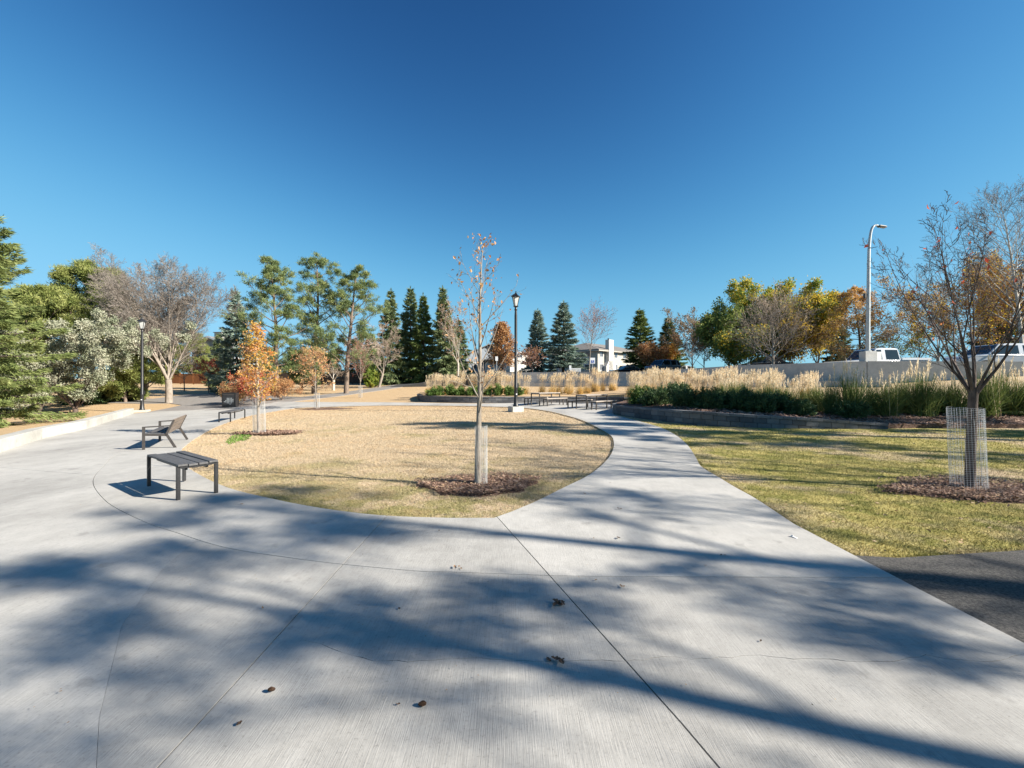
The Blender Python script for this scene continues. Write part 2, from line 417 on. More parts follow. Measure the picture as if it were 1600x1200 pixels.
LAWN_PX = [(300,688),(337,667.5),(375,654),(405,647),(456,638.5),(499,636),(600,633.5),(700,634),(760,635),(814,637),(855,642),(885,649),
           (911,657),(939,670.6),(954,680),(959,690),(957,705),(945,722),(920,742),(880,762),(840,782),(800,799)]
LAWN_PX2 = [(700,809),(610,806),(540,799),(480,790),(420,778),(360,763),(318,745),(290,727),(281,712),(285,700)]
tip = [tuple(G(772, 809))]
la = smooth_line(GP(LAWN_PX), 5); lb = smooth_line(GP(LAWN_PX2), 5)
LAWN = la+tip+lb
# plaza outline
RE = 2.93
wallb = GP([(0,707),(60,687),(135,670),(209,646)])
w0, w1 = np.array(wallb[0]), np.array(wallb[1]); dd = (w0-w1)/np.linalg.norm(w0-w1)
wext = tuple(w0+dd*17)
right_edge = GP([(959,648),(996,657.5),(1024,665),(1043,672.5),(1062,684),(1076.5,698),(1088,716),(1096,729),(1124,746),(1147,760),(1181,779),(1240,818)])
right_edge = smooth_line(right_edge, 4)
back = GP([(250,642.5),(300,641),(394,634.3),(435,627.5),(520,628.2),(600,628.5),(670,629.5),(740,630.5)])
outer = [wext]+wallb+back+[(-1.2,27.5),(2,28.0),(5.6,27.6),(7.1,26.4),(6.0,23),(4.8,20.6)]+right_edge+[(RE,3),(RE,-6),(-3.0,-6)]
J = GP([(420,634.5),(380,643),(330,655),(275,672),(230,690),(185,708),(160,730),(147.5,745),(146,757),(155,772),(175,790),(225,815),(275,832),(350,855),(450,871),(540,882),(650,892),(700,893.5),(800,897),(900,900),(1150,901.5),(1390,902)])
J = smooth_line(J, 4); J.append((RE+.2, J[-1][1]))
J.insert(0, tuple(np.array(J[0])+np.array([-.3, 1.5])))
def gap(line, w, jit=0., seed=0):
    r = random.Random(seed); P = np.array(line); T = np.gradient(P, axis=0); T /= np.linalg.norm(T, axis=1)[:, None]; Nn = np.column_stack([-T[:, 1], T[:, 0]])
    ws = np.array([w*(1+r.uniform(-jit, jit)) for _ in P])[:, None]/2
    return [tuple(q) for q in P+Nn*ws]+[tuple(q) for q in (P-Nn*ws)[::-1]]
def densify(line, st):
    o = []
    for a, b in zip(line, line[1:]):
        a, b = np.array(a), np.array(b); n = max(1, int(np.linalg.norm(b-a)/st))
        o += [tuple(a+(b-a)*k/n) for k in range(n)]
    return o+[tuple(line[-1])]
R1 = [tuple(G(610, 800)), tuple(G(310, 1130)), (-1.45, -6.2)]
R2 = [tuple(G(770, 800)), tuple(G(1065, 1130)), (2.25, -3.5), (3.2, -6.2)]
R0 = [(-3.75, 6.6), (-3.3, 5.0), (-2.82, 3.5), (-2.42, 2.7), (-1.85, 1.95), (-.9, .9), (.6, -.6), (2.0, -6.2)]
R3 = [tuple(G(287, 720)), tuple(G(140, 742)), (-16.5, 10.6)]
R4 = [tuple(G(330, 668)), tuple(G(255, 668)), tuple(G(90, 676))]
XJ = [[(a, b) for a, b in ((x0, y), (RE+3.6, y))] for x0, y in ((.9, 8.3), (2.2, 11.4), (1.5, 14.7))]
crk = GP([(475,1001),(500,1006),(525,1015),(565,1030),(620,1033),(675,1031),(750,1027),(800,1032),(866,1034),(925,1031),(960,1034),(1050,1026),(1110,1029),(1175,1024),(1240,1029),(1300,1030),(1365,1037),(1410,1030),(1450,1025),(1500,1031),(1550,1036),(1590,1022),(1612,1016)])
rr = random.Random(4); crk = [(a+rr.gauss(0, .004), b+rr.gauss(0, .006)) for a, b in densify(crk, .05)]
gaps = [gap(J, .007), gap(densify(R1, 1.5), .008), gap(densify(R2, 1.5), .009), gap(densify(R0, 1), .0012), gap(R3, .005), gap(R4, .006), gap(crk, .0028, .8, 3)]
gaps += [gap(l, .006) for l in XJ]
slabs = drape(outer, [LAWN], gaps, g, .9, 0, .06)
plaza = tag(thing('concrete_plaza', None, None), kind='structure')
for V, F, sk, ar in slabs: link('concrete_slab', mesh(V, [F, sk], M['concrete']), plaza)

# asphalt: dark patch at the right and the older path behind
ax_edge = G(1345, 870)
asph = [(RE-.02, -6), (14, -6), (14, 2.6), (9, 3.35), (6.4, 3.75), (4.9, 3.93), (3.9, 3.80), (3.3, 3.72), (RE-.02, 3.78)]
for V, F, sk, ar in drape(asph, [], [], g, 1., -.012, .05): tag(link('asphalt_pavement', mesh(V, [F, sk], M['asphalt'])), kind='structure')
p1 = GP([(225,644.5),(262,637.5),(285,632.5),(265,629.8),(220,630.2),(130,628.5),(47,627.5),(-200,626)])+GP([(-200,620.5),(60,621.5),(150,622.8),(240,622.5),(300,615.5),(350,613.5),(400,617),(470,620),(530,613.5),(600,603.5),(640,597.5),(687,592.2)])+GP([(692,593.8),(650,601),(600,609),(530,618.5),(461,626.5),(452,628.5),(400,636),(300,643),(240,646)])
for V, F, sk, ar in drape(p1, [], [], g, 2., -.012, .05): tag(link('asphalt_path', mesh(V, [F, sk], M['old_asphalt'])), kind='structure')

def inset(line, d):
    P = np.array(line); T = np.gradient(P, axis=0); T /= np.linalg.norm(T, axis=1)[:, None]; return [tuple(q) for q in P+np.column_stack([-T[:, 1], T[:, 0]])*d]
# planting beds, grass slope, terrace with the car park
def sheet(name, poly, h, sp, m, dz=0., sk=.3):
    for V, F, s_, ar in drape(poly, [], [], h, sp, dz, sk): tag(link(name, mesh(V, [F, s_], M[m], smooth=False)), kind='structure')
xr = np.linspace(4.7, 60, 40)
bedR = [(x, float(Yb(x))+.26) for x in xr if x > 13]; rimR = inset(smooth_line([(8.3, 27.6), (7.0, 25.0), (5.4, 22.0), (4.75, 20.6), (4.7, 19.9), (5.0, 18.4), (5.7, 16.3), (6.5, 14.9), (8.3, 14.15), (12.0, 13.85)], 6), .2)
bedR = rimR+bedR+[(60, 18.0), (18, 18.0), (14, 20.5), (9.2, 28.4)]
sheet('mulch_bed', bedR, hbed, 1., 'mulch')
LW = smooth_line(GP([(664,618),(653,619.5),(652,623),(658,626.3),(675,627.8),(740,629),(816,629)])+[(2.2, 28.15), (5.6, 27.9), (7.4, 27.3), (8.6, 28.5)], 4)
slope = inset(LW, .2)[3:-1]+[(9.5, 29), (14, 20.6), (18, 18.02), (60, 18.02), (60, 20), (45, 19.9)]+[(x, float(Yw(x))-.02) for x in np.linspace(44, -2, 50)]+[(-6.0, 43), (-6.8, 38)]
sheet('garden_slope', slope, hbed, 1.5, 'lawn', .0, .5)
ter = [(x, float(Yw(x))+.12) for x in np.linspace(-14, 45, 60)]+[(200, 10), (300, 400), (-60, 400), (-40, 120), (-16, 70)]
sheet('car_park_terrace', ter, terr, 6., 'road', 0, 1.2)

# cast concrete seat wall on the left, in sections
kw = [(-9.3+0, 0)]
seat = thing('low_concrete_wall', 'long low white cast concrete wall edging the left side of the plaza', 'wall')
px_cuts = [(209,646),(135,670),(67,685),(0,707)]
line = [np.array(G(a, b)) for a, b in px_cuts]+[w0+dd*4.5, w0+dd*9, w0+dd*13.5]
for a, b in zip(line, line[1:]):
    d = (b-a)/np.linalg.norm(b-a); n = np.array([d[1], -d[0]])
    if n[0] > 0: n = -n
    a2, b2 = a+d*.006, b-d*.006
    za, zb = float(g(*a)), float(g(*b)); t = .34; hh = .30
    mb = MB(); bm = mb.bm
    low = [bm.verts.new((*q, z-.15)) for q, z in ((a2, za), (b2, zb), (b2+n*t, zb), (a2+n*t, za))]
    top = [bm.verts.new((*q, z+hh)) for q, z in ((a2, za), (b2, zb), (b2+n*t, zb), (a2+n*t, za))]
    bm.faces.new(low[::-1]); bm.faces.new(top)
    for k in range(4): bm.faces.new((low[k], low[(k+1) % 4], top[(k+1) % 4], top[k]))
    mb.done('wall_section', M['cast_concrete'], seat, bevel=.015)

# block planter walls
def block_wall(root, line, ztop, rows, zbot, L, th, seed, m):
    """line: world polyline; ztop(s01): height of the top; rows: list of course heights from the top down"""
    r = random.Random(seed); P = np.array(line); sg = np.linalg.norm(np.diff(P, axis=0), axis=1); cum = np.concatenate([[0], np.cumsum(sg)]); tot = cum[-1]
    def pt(s): return np.array([np.interp(s, cum, P[:, 0]), np.interp(s, cum, P[:, 1])])
    def nr(s):
        d = pt(min(tot, s+.05))-pt(max(0, s-.05)); d /= np.linalg.norm(d); return np.array([-d[1], d[0]])
    off = 0
    for ri, h in enumerate(rows):
        s = -(L/2 if ri % 2 else 0); 
        while s < tot:
            e = s+L*r.uniform(.96, 1.04); a, b = max(0, s)+.007, min(tot, e)-.007; s = e
            if b-a < .06: continue
            zt = ztop((a+b)/2/tot)
            if zt-off < zbot((a+b)/2/tot)+.01: continue
            j = r.uniform(-.006, .006)-(.0 if ri == 0 else .018)
            mb = MB(); bm = mb.bm; vs = []
            for z in (off+h-.005, off+(.005 if ri else 0)):
                for q, o in ((a, -j), (b, -j), (b, th), (a, th)):
                    p = pt(q)+nr(q)*o; vs.append(bm.verts.new((p[0], p[1], ztop(q/tot)-z)))
            bm.faces.new(vs[:4][::-1]); bm.faces.new(vs[4:])
            for k in range(4): bm.faces.new((vs[k], vs[(k+1) % 4], vs[4+(k+1) % 4], vs[4+k]))
            o = mb.done('block', M[r.choice(['block', 'block', 'block_dark', 'block_pale']) if ri else r.choice(['block_pale', 'block'])], root)
        off += h
bw = thing('planter_wall', 'long low grey block planter wall tapering along the right lawn below the dark shrubs', 'wall')
rl = smooth_line([(8.3, 27.6), (7.0, 25.0), (5.4, 22.0), (4.75, 20.6), (4.7, 19.9), (5.0, 18.4), (5.7, 16.3), (6.5, 14.9), (8.3, 14.15), (12.0, 13.85)], 6)
def zt_r(t): return float(np.interp(t, [0, .3, .5, .7, .84, 1], [.40, .42, .41, .45, .345, .14]))
block_wall(bw, rl, zt_r, [.09, .17, .17, .17], lambda t: -.08, .40, .28, 5, 'block')
bw2 = thing('planter_wall', 'curved low grey block planter wall across the back lawn behind the lamp and picnic tables', 'wall')
block_wall(bw2, LW, lambda t: float(np.interp(t, [0, .1, 1], [.50, .50, .47])), [.09, .17, .17], lambda t: .0, .42, .28, 6, 'block')

# concrete retaining wall below the car park, and the low ledge in front of it
rw = thing('retaining_wall', 'long pale grey concrete retaining wall in big panels below the parked vehicles', 'wall')
sl = np.array([( x, float(Yw(x))) for x in np.linspace(-1.2, 45, 300)]); cum = np.concatenate([[0], np.cumsum(np.linalg.norm(np.diff(sl, axis=0), axis=1))])
def wallpt(s): return np.array([np.interp(s, cum, sl[:, 0]), np.interp(s, cum, sl[:, 1])])
cuts = []; s = 0
xj = [-1.2, 4, 9.2, 12.8, 15, 17.7, 21.0, 27, 33, 39, 45]
def ztw(x): return float(np.interp(x, [-2, 4, 11.8, 16.6, 21.2, 27, 45], [2.38, 2.4, 2.33, 2.62, 2.66, 2.52, 2.5]))
def wall_panels(root, xj, yo, zt, zb, th, name, gapw=.02, sub=6):
    for x0, x1 in zip(xj, xj[1:]):
        X = np.linspace(x0+gapw/2, x1-gapw/2, sub); Y = Yw(X)+yo
        mb = MB(); bm = mb.bm; rings = []
        for x, y in zip(X, Y):
            d = np.array([.1, float(Yw(x+.05)-Yw(x-.05))]); d /= np.linalg.norm(d); n = np.array([-d[1], d[0]])*th
            rings.append([bm.verts.new(q) for q in ((x, y, zb), (x, y, zt(x)), (x+n[0], y+n[1], zt(x)), (x+n[0], y+n[1], zb))])
        for a, b in zip(rings, rings[1:]):
            for k in range(4): bm.faces.new((a[k], a[(k+1) % 4], b[(k+1) % 4], b[k]))
        bm.faces.new(rings[0][::-1]); bm.faces.new(rings[-1])
        mb.done(name, M['grey_wall'], root)
wall_panels(rw, xj, 0, ztw, .3, .3, 'wall_panel')
lw = thing('garden_ledge', 'thin low concrete ledge between the plume grasses and the retaining wall', 'wall')
wall_panels(lw, [-1.2, 4, 9, 12.4, 15.5, 18.6, 21.0], -1.6, lambda x: float(np.interp(x, [0, 10, 17, 21], [1.27, 1.30, 1.50, 1.48])), .3, .25, 'ledge_section')

# ------------------------------------------------------------------ grass blades, mulch, litter of the ground
def scatter_in(poly, n, rng, holes=(), pw=1.6, ymax=None):
    """points in poly, denser near the plaza's front"""
    P = np.array(poly); x0, y0 = P.min(0); x1, y1 = P.max(0); out = []
    c = 0
    while c < n:
        m = n*3; u = rng.uniform(0, 1, m); a = 1-pw
        Y = (y0**a+u*(y1**a-y0**a))**(1/a) if pw != 1 else y0*(y1/y0)**u
        X = rng.uniform(x0, x1, m); k = inside(poly, X, Y)
        for h in holes: k &= ~inside(h, X, Y)
        q = np.column_stack([X[k], Y[k]]); out.append(q); c += len(q)
    return np.vstack(out)[:n]
def ell(cx, cy, rx, ry, n=60, wob=.13, seed=1):
    r = random.Random(seed); ph = [r.uniform(0, 6) for _ in range(3)]
    return [(cx+rx*(1+wob*math.sin(3*t+ph[0])+wob*.6*math.sin(5*t+ph[1]))*math.cos(t), cy+ry*(1+wob*math.sin(2*t+ph[2])+wob*.6*math.sin(7*t+ph[1]))*math.sin(t)) for t in [k*2*math.pi/n for k in range(n)]]
tC = G(747, 757); tR = G(1516, 763); tL = G(404, 677); tB = G(495, 638); tS = G(563, 621)
MC = ell(tC[0]+.03, tC[1]+.08, .86, .62, seed=2); MR = ell(tR[0]+.15, tR[1]+.02, 1.25, .62, seed=5)
ML = ell(tL[0]+.35, tL[1]+.1, 1.05, .5, seed=6); MBk = ell(tB[0]+.5, tB[1]-.1, 1.8, .9, seed=7)
LAWNR = [(RE+.01, 3.8)]+[(3.3, 3.73), (3.9, 3.82), (4.9, 3.95), (6.4, 3.78), (9, 3.38), (14, 2.7), (16, 13.8), (12.1, 13.6), (8.3, 13.95), (6.5, 14.6), (5.7, 16.0), (5.0, 18.0), (4.75, 19.6)]+right_edge[1:]
def blades_obj(name, pts, h, rng, label, cat, hmin=.018, hmax=.05, w=.006, lean=.9, m='lawn', z=-.045):
    n = len(pts); Z = h(pts[:, 0], pts[:, 1])+z; P = np.column_stack([pts, Z]); D = np.maximum(pts[:, 1], 3)
    k = np.clip(D/7, .8, 3.2)
    d = np.column_stack([rng.normal(0, lean, n), rng.normal(0, lean, n), np.ones(n)])
    V, F = blades(P, d, rng.uniform(hmin, hmax, n)*k**.35, w*k**.7, rng)
    return tag(link(name, mesh(V, [F], M[m])), label, cat, kind='stuff')
rng = np.random.default_rng(11)
pc = scatter_in(LAWN, 190000, rng, pw=2.1)
kk = inside(MC, pc[:, 0], pc[:, 1]) & (rng.uniform(0, 1, len(pc)) < .93); pc = pc[~kk]
blades_obj('lawn_grass', pc, g, rng, 'dry straw coloured grass of the middle lawn ringed by concrete', 'grass')
pr = scatter_in(LAWNR, 230000, rng, pw=1.9)
kk = inside(MR, pr[:, 0], pr[:, 1]) & (rng.uniform(0, 1, len(pr)) < .9); pr = pr[~kk]
blades_obj('lawn_grass', pr, g, rng, 'yellow green grass of the right lawn beside the walkway', 'grass', hmax=.06)
# ragged blades leaning over the concrete edges
def edge_pts(line, n, off, sp, rng):
    P = np.array(line); sg = np.linalg.norm(np.diff(P, axis=0), axis=1); cum = np.concatenate([[0], np.cumsum(sg)]); s = rng.uniform(0, cum[-1], n)
    x = np.interp(s, cum, P[:, 0]); y = np.interp(s, cum, P[:, 1]); return np.column_stack([x, y])+rng.normal(0, sp, (n, 2))+np.array(off)
e1 = edge_pts(LAWN+[LAWN[0]], 22000, (0, 0), .022, rng); e2 = edge_pts([(RE+.02, 3.8), (RE+.02, 4.6)]+right_edge[::-1][:20], 9000, (.012, 0), .02, rng)
e3 = edge_pts(asph[2:], 6000, (0, .02), .03, rng)
blades_obj('edge_grass', np.vstack([e1, e2, e3]), g, rng, 'ragged dry grass fringe along the concrete and asphalt edges', 'grass', z=-.03, hmax=.045)

def chips(name, poly, n, h, rng, label, size=.035, pw=1.2, z=-.03, big=.6, m='mulch_chip'):
    q = scatter_in(poly, n, rng, pw=pw); N = len(q); Z = h(q[:, 0], q[:, 1])+z+rng.uniform(0, .035, N)
    P = np.column_stack([q, Z]); az = rng.uniform(0, 2*np.pi, N); a = np.column_stack([np.cos(az), np.sin(az), rng.normal(0, .35, N)]); a = unit(a)
    b = unit(np.cross(a, np.column_stack([rng.normal(0, .3, N), rng.normal(0, .3, N), np.ones(N)])))
    s = (size*rng.lognormal(0, .45, N)*np.clip(q[:, 1]/8, .8, 2.5))[:, None]; V = np.empty((N, 4, 3)); V[:, 0] = P-a*s-b*s*.28; V[:, 1] = P+a*s-b*s*.28; V[:, 2] = P+a*s*.9+b*s*.28; V[:, 3] = P-a*s*.9+b*s*.28
    return tag(link(name, mesh(V.reshape(-1, 3), [np.arange(N*4).reshape(N, 4)], M[m])), label, 'mulch', kind='stuff')
def mound(name, poly, h, m, bump, seed, kind='structure'):
    P = np.array(poly); c = P.mean(0); V = []; F = []; n = len(P); K = 8; r = random.Random(seed)
    for k in range(K+1):
        t = 1-k/K
        for p in P:
            q = c+(p-c)*t; V.append((q[0], q[1], float(h(q[0], q[1]))-.045+bump*(1-t*t)+(r.gauss(0, .006) if 0 < k else 0)))
    for k in range(K):
        for i in range(n): F.append((k*n+i, k*n+(i+1) % n, (k+1)*n+(i+1) % n, (k+1)*n+i))
    return tag(link(name, mesh(V, [F], M[m])), kind='structure')
mound('mulch_ring', MC, g, 'mulch', .07, 1); mound('mulch_ring', MR, g, 'mulch', .07, 2); mound('mulch_ring', ML, g, 'mulch', .04, 3); mound('mulch_ring', MBk, g, 'mulch', .04, 4)
hm = lambda x, y: g(x, y)+.035
chips('mulch_chips', MC, 9000, hm, rng, 'reddish brown wood chips around the slender tree in the middle lawn', .014)
chips('mulch_chips', MR, 13000, hm, rng, 'dark wood chips around the multi stemmed tree on the right lawn', .015)
chips('mulch_chips', ML, 1500, hm, rng, 'thin wood chips around the orange leaved young tree', .02)
chips('mulch_chips', [(x, y) for x, y in bedR if x < 30][:0] or [(5.2,20),(6.6,15),(8.4,14.3),(12.2,14.0),(24,14.0),(26,17.8),(18,17.8),(14,20.3),(9,28)], 15000, hbed, rng, 'dark wood chip mulch of the raised shrub bed', .022, z=.0)

def grow_poly(p, f):
    P = np.array(p); c = P.mean(0); return [tuple(q) for q in c+(P-c)*f]
chips('scattered_chips', grow_poly(MC, 1.35), 900, lambda x, y: g(x, y)-.01, rng, 'loose wood chips spilling into the grass around the slender tree', .013)
chips('scattered_chips', grow_poly(MR, 1.3), 1300, lambda x, y: g(x, y)-.01, rng, 'loose wood chips spilling into the grass around the multi stemmed tree', .013)
mat('litter_leaf', [(.16, .09, .05), (.38, .25, .14), (.60, .48, .32)], 20, .85, contrast=.22)
def small_leaves(poly, n, label, size, h, pw=1.6):
    q = scatter_in(poly, n, rng, pw=pw); P = np.column_stack([q, h(q[:, 0], q[:, 1])+.004+rng.uniform(0, .02, n)])
    V, F = leaves(P, size, rng, .7); V = V.reshape(-1, 4, 3); V[:, :, 2] = P[:, None, 2]+np.clip((V[:, :, 2]-P[:, None, 2])*.35, 0, .03); V = V.reshape(-1, 3)
    tag(link('leaf_litter', mesh(V, [F], M['litter_leaf'])), label, 'leaf litter', kind='stuff')
small_leaves(LAWN, 700, 'tiny fallen leaves and scraps scattered over the middle lawn', .05, g, 1.3)
small_leaves([p for p in LAWNR], 900, 'tiny fallen leaves and scraps scattered over the right lawn', .05, g, 1.3)
small_leaves([(-6, 1.9), (RE, 1.9), (RE, 4.6), (-.2, 4.6), (-1.4, 4.7), (-6, 7)], 130, 'specks of leaf and bark scattered on the concrete plaza', .012, g, 1.3)
small_leaves(grow_poly(MC, 1.15), 260, 'dry leaves lying among the wood chips around the slender tree', .045, hm, 1.3)
small_leaves(grow_poly(MR, 1.15), 320, 'dry leaves lying among the wood chips around the multi stemmed tree', .045, hm, 1.3)
# ------------------------------------------------------------------ plant materials
mat('bark_grey', [(.14, .115, .09), (.33, .29, .24)], 14, .9, .6, 40, stretch=(1, 1, .3))
mat('bark_pale', [(.18, .15, .12), (.35, .30, .25)], 12, .9, .5, 40, stretch=(1, 1, .3))
mat('bark_birch', [(.34, .30, .25), (.54, .50, .44)], 9, .8, .2, 30)
mat('bark_dark', [(.045, .033, .028), (.14, .105, .09)], 16, .85, .5, 50, stretch=(1, 1, .3))
mat('bark_pine', [(.10, .075, .055), (.25, .19, .15)], 10, .9, .6, 30, stretch=(1, 1, .3))
mat('twig_grey', [(.15, .128, .11), (.27, .235, .205)], 5, .9)
mat('twig_red', [(.20, .10, .08), (.34, .20, .16)], 5, .9)
mat('twig_tan', [(.28, .22, .17), (.44, .35, .28)], 5, .9)
def leafmat(n, cols, sc=2.5, tr=.3, rough=.6): return mat(n, cols, sc, rough, trans=tr, coord='Object', contrast=.16, spec=.25)
leafmat('needle_green', [(.07, .11, .03), (.14, .19, .055), (.24, .27, .09)], 3, .2)
leafmat('needle_near', [(.085, .12, .04), (.18, .22, .07), (.28, .30, .12)], 2.5, .2)
leafmat('needle_dark', [(.07, .105, .05), (.15, .195, .085), (.27, .29, .13)], 3, .2)
leafmat('needle_blue', [(.10, .15, .12), (.20, .27, .22), (.33, .38, .30)], 3, .15)
leafmat('needle_pine', [(.09, .14, .07), (.17, .22, .08), (.30, .32, .12)], 1.2, .22)
leafmat('needle_olive', [(.11, .15, .04), (.22, .25, .07), (.34, .35, .13)], 1.4, .25)
leafmat('needle_gold', [(.46, .25, .08), (.66, .40, .13), (.54, .44, .20)], 2, .3)
leafmat('leaf_silver', [(.18, .21, .13), (.33, .34, .24), (.52, .50, .39)], 1.2, .25)
leafmat('leaf_orange', [(.40, .13, .03), (.54, .24, .05), (.56, .36, .08), (.36, .31, .07)], 1.6, .4)
leafmat('leaf_salmon', [(.48, .20, .10), (.62, .36, .18), (.52, .44, .18)], 1.6, .4)
leafmat('leaf_red', [(.36, .05, .03), (.55, .13, .07), (.62, .27, .12)], 2, .4)
leafmat('leaf_rust', [(.28, .12, .05), (.46, .24, .10), (.56, .36, .17)], 2, .35)
leafmat('leaf_yellow', [(.42, .29, .03), (.66, .46, .04), (.72, .55, .10)], 1.0, .45)
leafmat('leaf_olive', [(.10, .15, .04), (.19, .24, .06), (.32, .33, .09)], 1.0, .35)
leafmat('leaf_lime', [(.13, .20, .04), (.26, .33, .06), (.45, .42, .10)], .6, .4)
leafmat('leaf_green', [(.045, .085, .02), (.085, .15, .035), (.15, .21, .06)], 3, .3)
leafmat('leaf_brown', [(.13, .09, .04), (.24, .16, .07), (.32, .24, .11)], 1.5, .3)
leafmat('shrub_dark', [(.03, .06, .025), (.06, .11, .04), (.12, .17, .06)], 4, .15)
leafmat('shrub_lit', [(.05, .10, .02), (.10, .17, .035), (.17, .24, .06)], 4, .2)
mat('reed_green', [(.06, .10, .025), (.13, .17, .045), (.22, .24, .08)], 9, .7, trans=.2)
mat('reed_gold', [(.46, .28, .08), (.66, .45, .16), (.44, .40, .12)], 9, .7, trans=.4)
mat('plume', [(.72, .60, .41), (.90, .80, .62)], 12, .85, trans=.45)
mat('bright_weed', [(.08, .16, .02), (.16, .28, .05)], 9, .7, trans=.2)

def put(t, name, VF, m, smooth=False, kind=None, label=None):
    V, Fs = VF[0], VF[1:]; o = link(name, mesh(V, list(Fs), M[m] if isinstance(m, str) else m, smooth=smooth), t)
    return tag(o, label, kind=kind)
def gz(x, y, emb=.05): return (x, y, surf(x, y)-emb)
def spot(px, ytop, D):
    X = at(px, D); z = surf(X, D); return X, D, z, EYE+(HY-ytop)*D/FOC-z

# ---- conifers
def spruce_meshes(h, r, nb, nbl, bl, seed, m='needle_green', low=.04, bw=.30, pw=.9, K=5, droop=.30, density_top=1.):
    rng = np.random.default_rng(seed)
    tr = grow(np.array([[0, 0, 0.]]), np.array([[0, 0, 1.]]), np.array([h]), np.array([.012*h+.05]), 10, .008, .02, .06, rng)
    wh = max(8, int(nb/7)); u = np.sort((np.arange(nb)*wh//nb/(wh-1))**.95+rng.normal(0, .18/wh, nb)); u = np.clip(u, 0, 1)
    z = h*(low+(.97-low)*u); fr = 1-z/h
    L = r*np.clip((fr-.02)/(.98-low), .015, 1)**pw*rng.choice([.6, .8, .95, 1.05, 1.18], nb)+.06*r
    az = np.arange(nb)*2.399+rng.normal(0, .3, nb)
    zc = -droop*fr+.55*(1-fr)**2.2+rng.normal(0, .07, nb)
    px = np.interp(z, tr['p'][0, :, 2], tr['p'][0, :, 0]); py = np.interp(z, tr['p'][0, :, 2], tr['p'][0, :, 1])
    st = np.column_stack([px, py, z]); d = np.column_stack([np.cos(az), np.sin(az), zc])
    b = grow(st, d, L, .02*L+.006, K, .06, .07, .25, rng)
    # sprays of needles: side shoots in the plane of each bough, hanging a little
    w = L/L.sum(); n = nbl; idx = rng.choice(nb, n, p=w); f = rng.beta(1.35, 1.0, n)*.93+.07
    q = f*(K-1); i = np.minimum(q.astype(int), K-2); t = (q-i)[:, None]
    P = b['p'][idx, i]*(1-t)+b['p'][idx, i+1]*t; D = b['d'][idx, i]
    side = unit(np.cross(D, [0, 0, 1.])); s = rng.choice([-1, 1], n)[:, None]
    spread = (L[idx]*.34*(1-f)**.7+.05)[:, None]*rng.uniform(0, 1, n)[:, None]
    P = P+side*s*spread+D*spread*.5+np.array([0, 0, -1.])*spread*.28+rng.normal(0, .02*r, (n, 3))
    d2 = unit(D*rng.uniform(.3, 1.1, (n, 1))+side*s*rng.uniform(.2, 1., (n, 1))+np.array([0, 0, 1.])*rng.normal(-.22, .28, (n, 1)))
    V, F = blades(P, d2, bl*rng.uniform(.5, 1.25, n), bl*bw*rng.uniform(.6, 1.3, n), rng)
    # leader shoots
    nt = 40; zt = h*rng.uniform(.93, 1.02, nt); pt = np.column_stack([np.full(nt, px[-1]), np.full(nt, py[-1]), zt]); at_ = rng.uniform(0, 6.3, nt)
    V2, F2 = blades(pt, np.column_stack([np.cos(at_)*.5, np.sin(at_)*.5, np.full(nt, .8)]), np.full(nt, bl*.5), np.full(nt, bl*.2), rng)
    crown = mesh(np.vstack([V, V2]), [F, F2+len(V)], M[m]); TV, TF = tubes([(tr, 8), (b, 3)])
    return mesh(TV, [TF], M['bark_dark'], smooth=True), crown
_sp = {}
def spruce(label, px, ytop, D, wpx, kind='needle_green', var=0, group=None, name='spruce_tree', zoff=0., low=.04):
    X, Y, z, h = spot(px, ytop, D); z += zoff; h -= zoff; r = wpx/2*D/FOC
    key = (kind, var, low)
    if key not in _sp: _sp[key] = spruce_meshes(8., 2., 150+20*var, 14000, .36, 40+var*7+len(_sp), kind, low=low, pw=[.95, .85, 1.05][var % 3])
    t = thing(name, label, 'tree', (X, Y, z-.05), var*1.7+px*.01, group); t.scale = (r/2., r/2., h/8.); t.rotation_euler = (.03*math.sin(px), .03*math.cos(px*1.7), px*.37)
    link('trunk', _sp[key][0], t); link('crown', _sp[key][1], t); return t

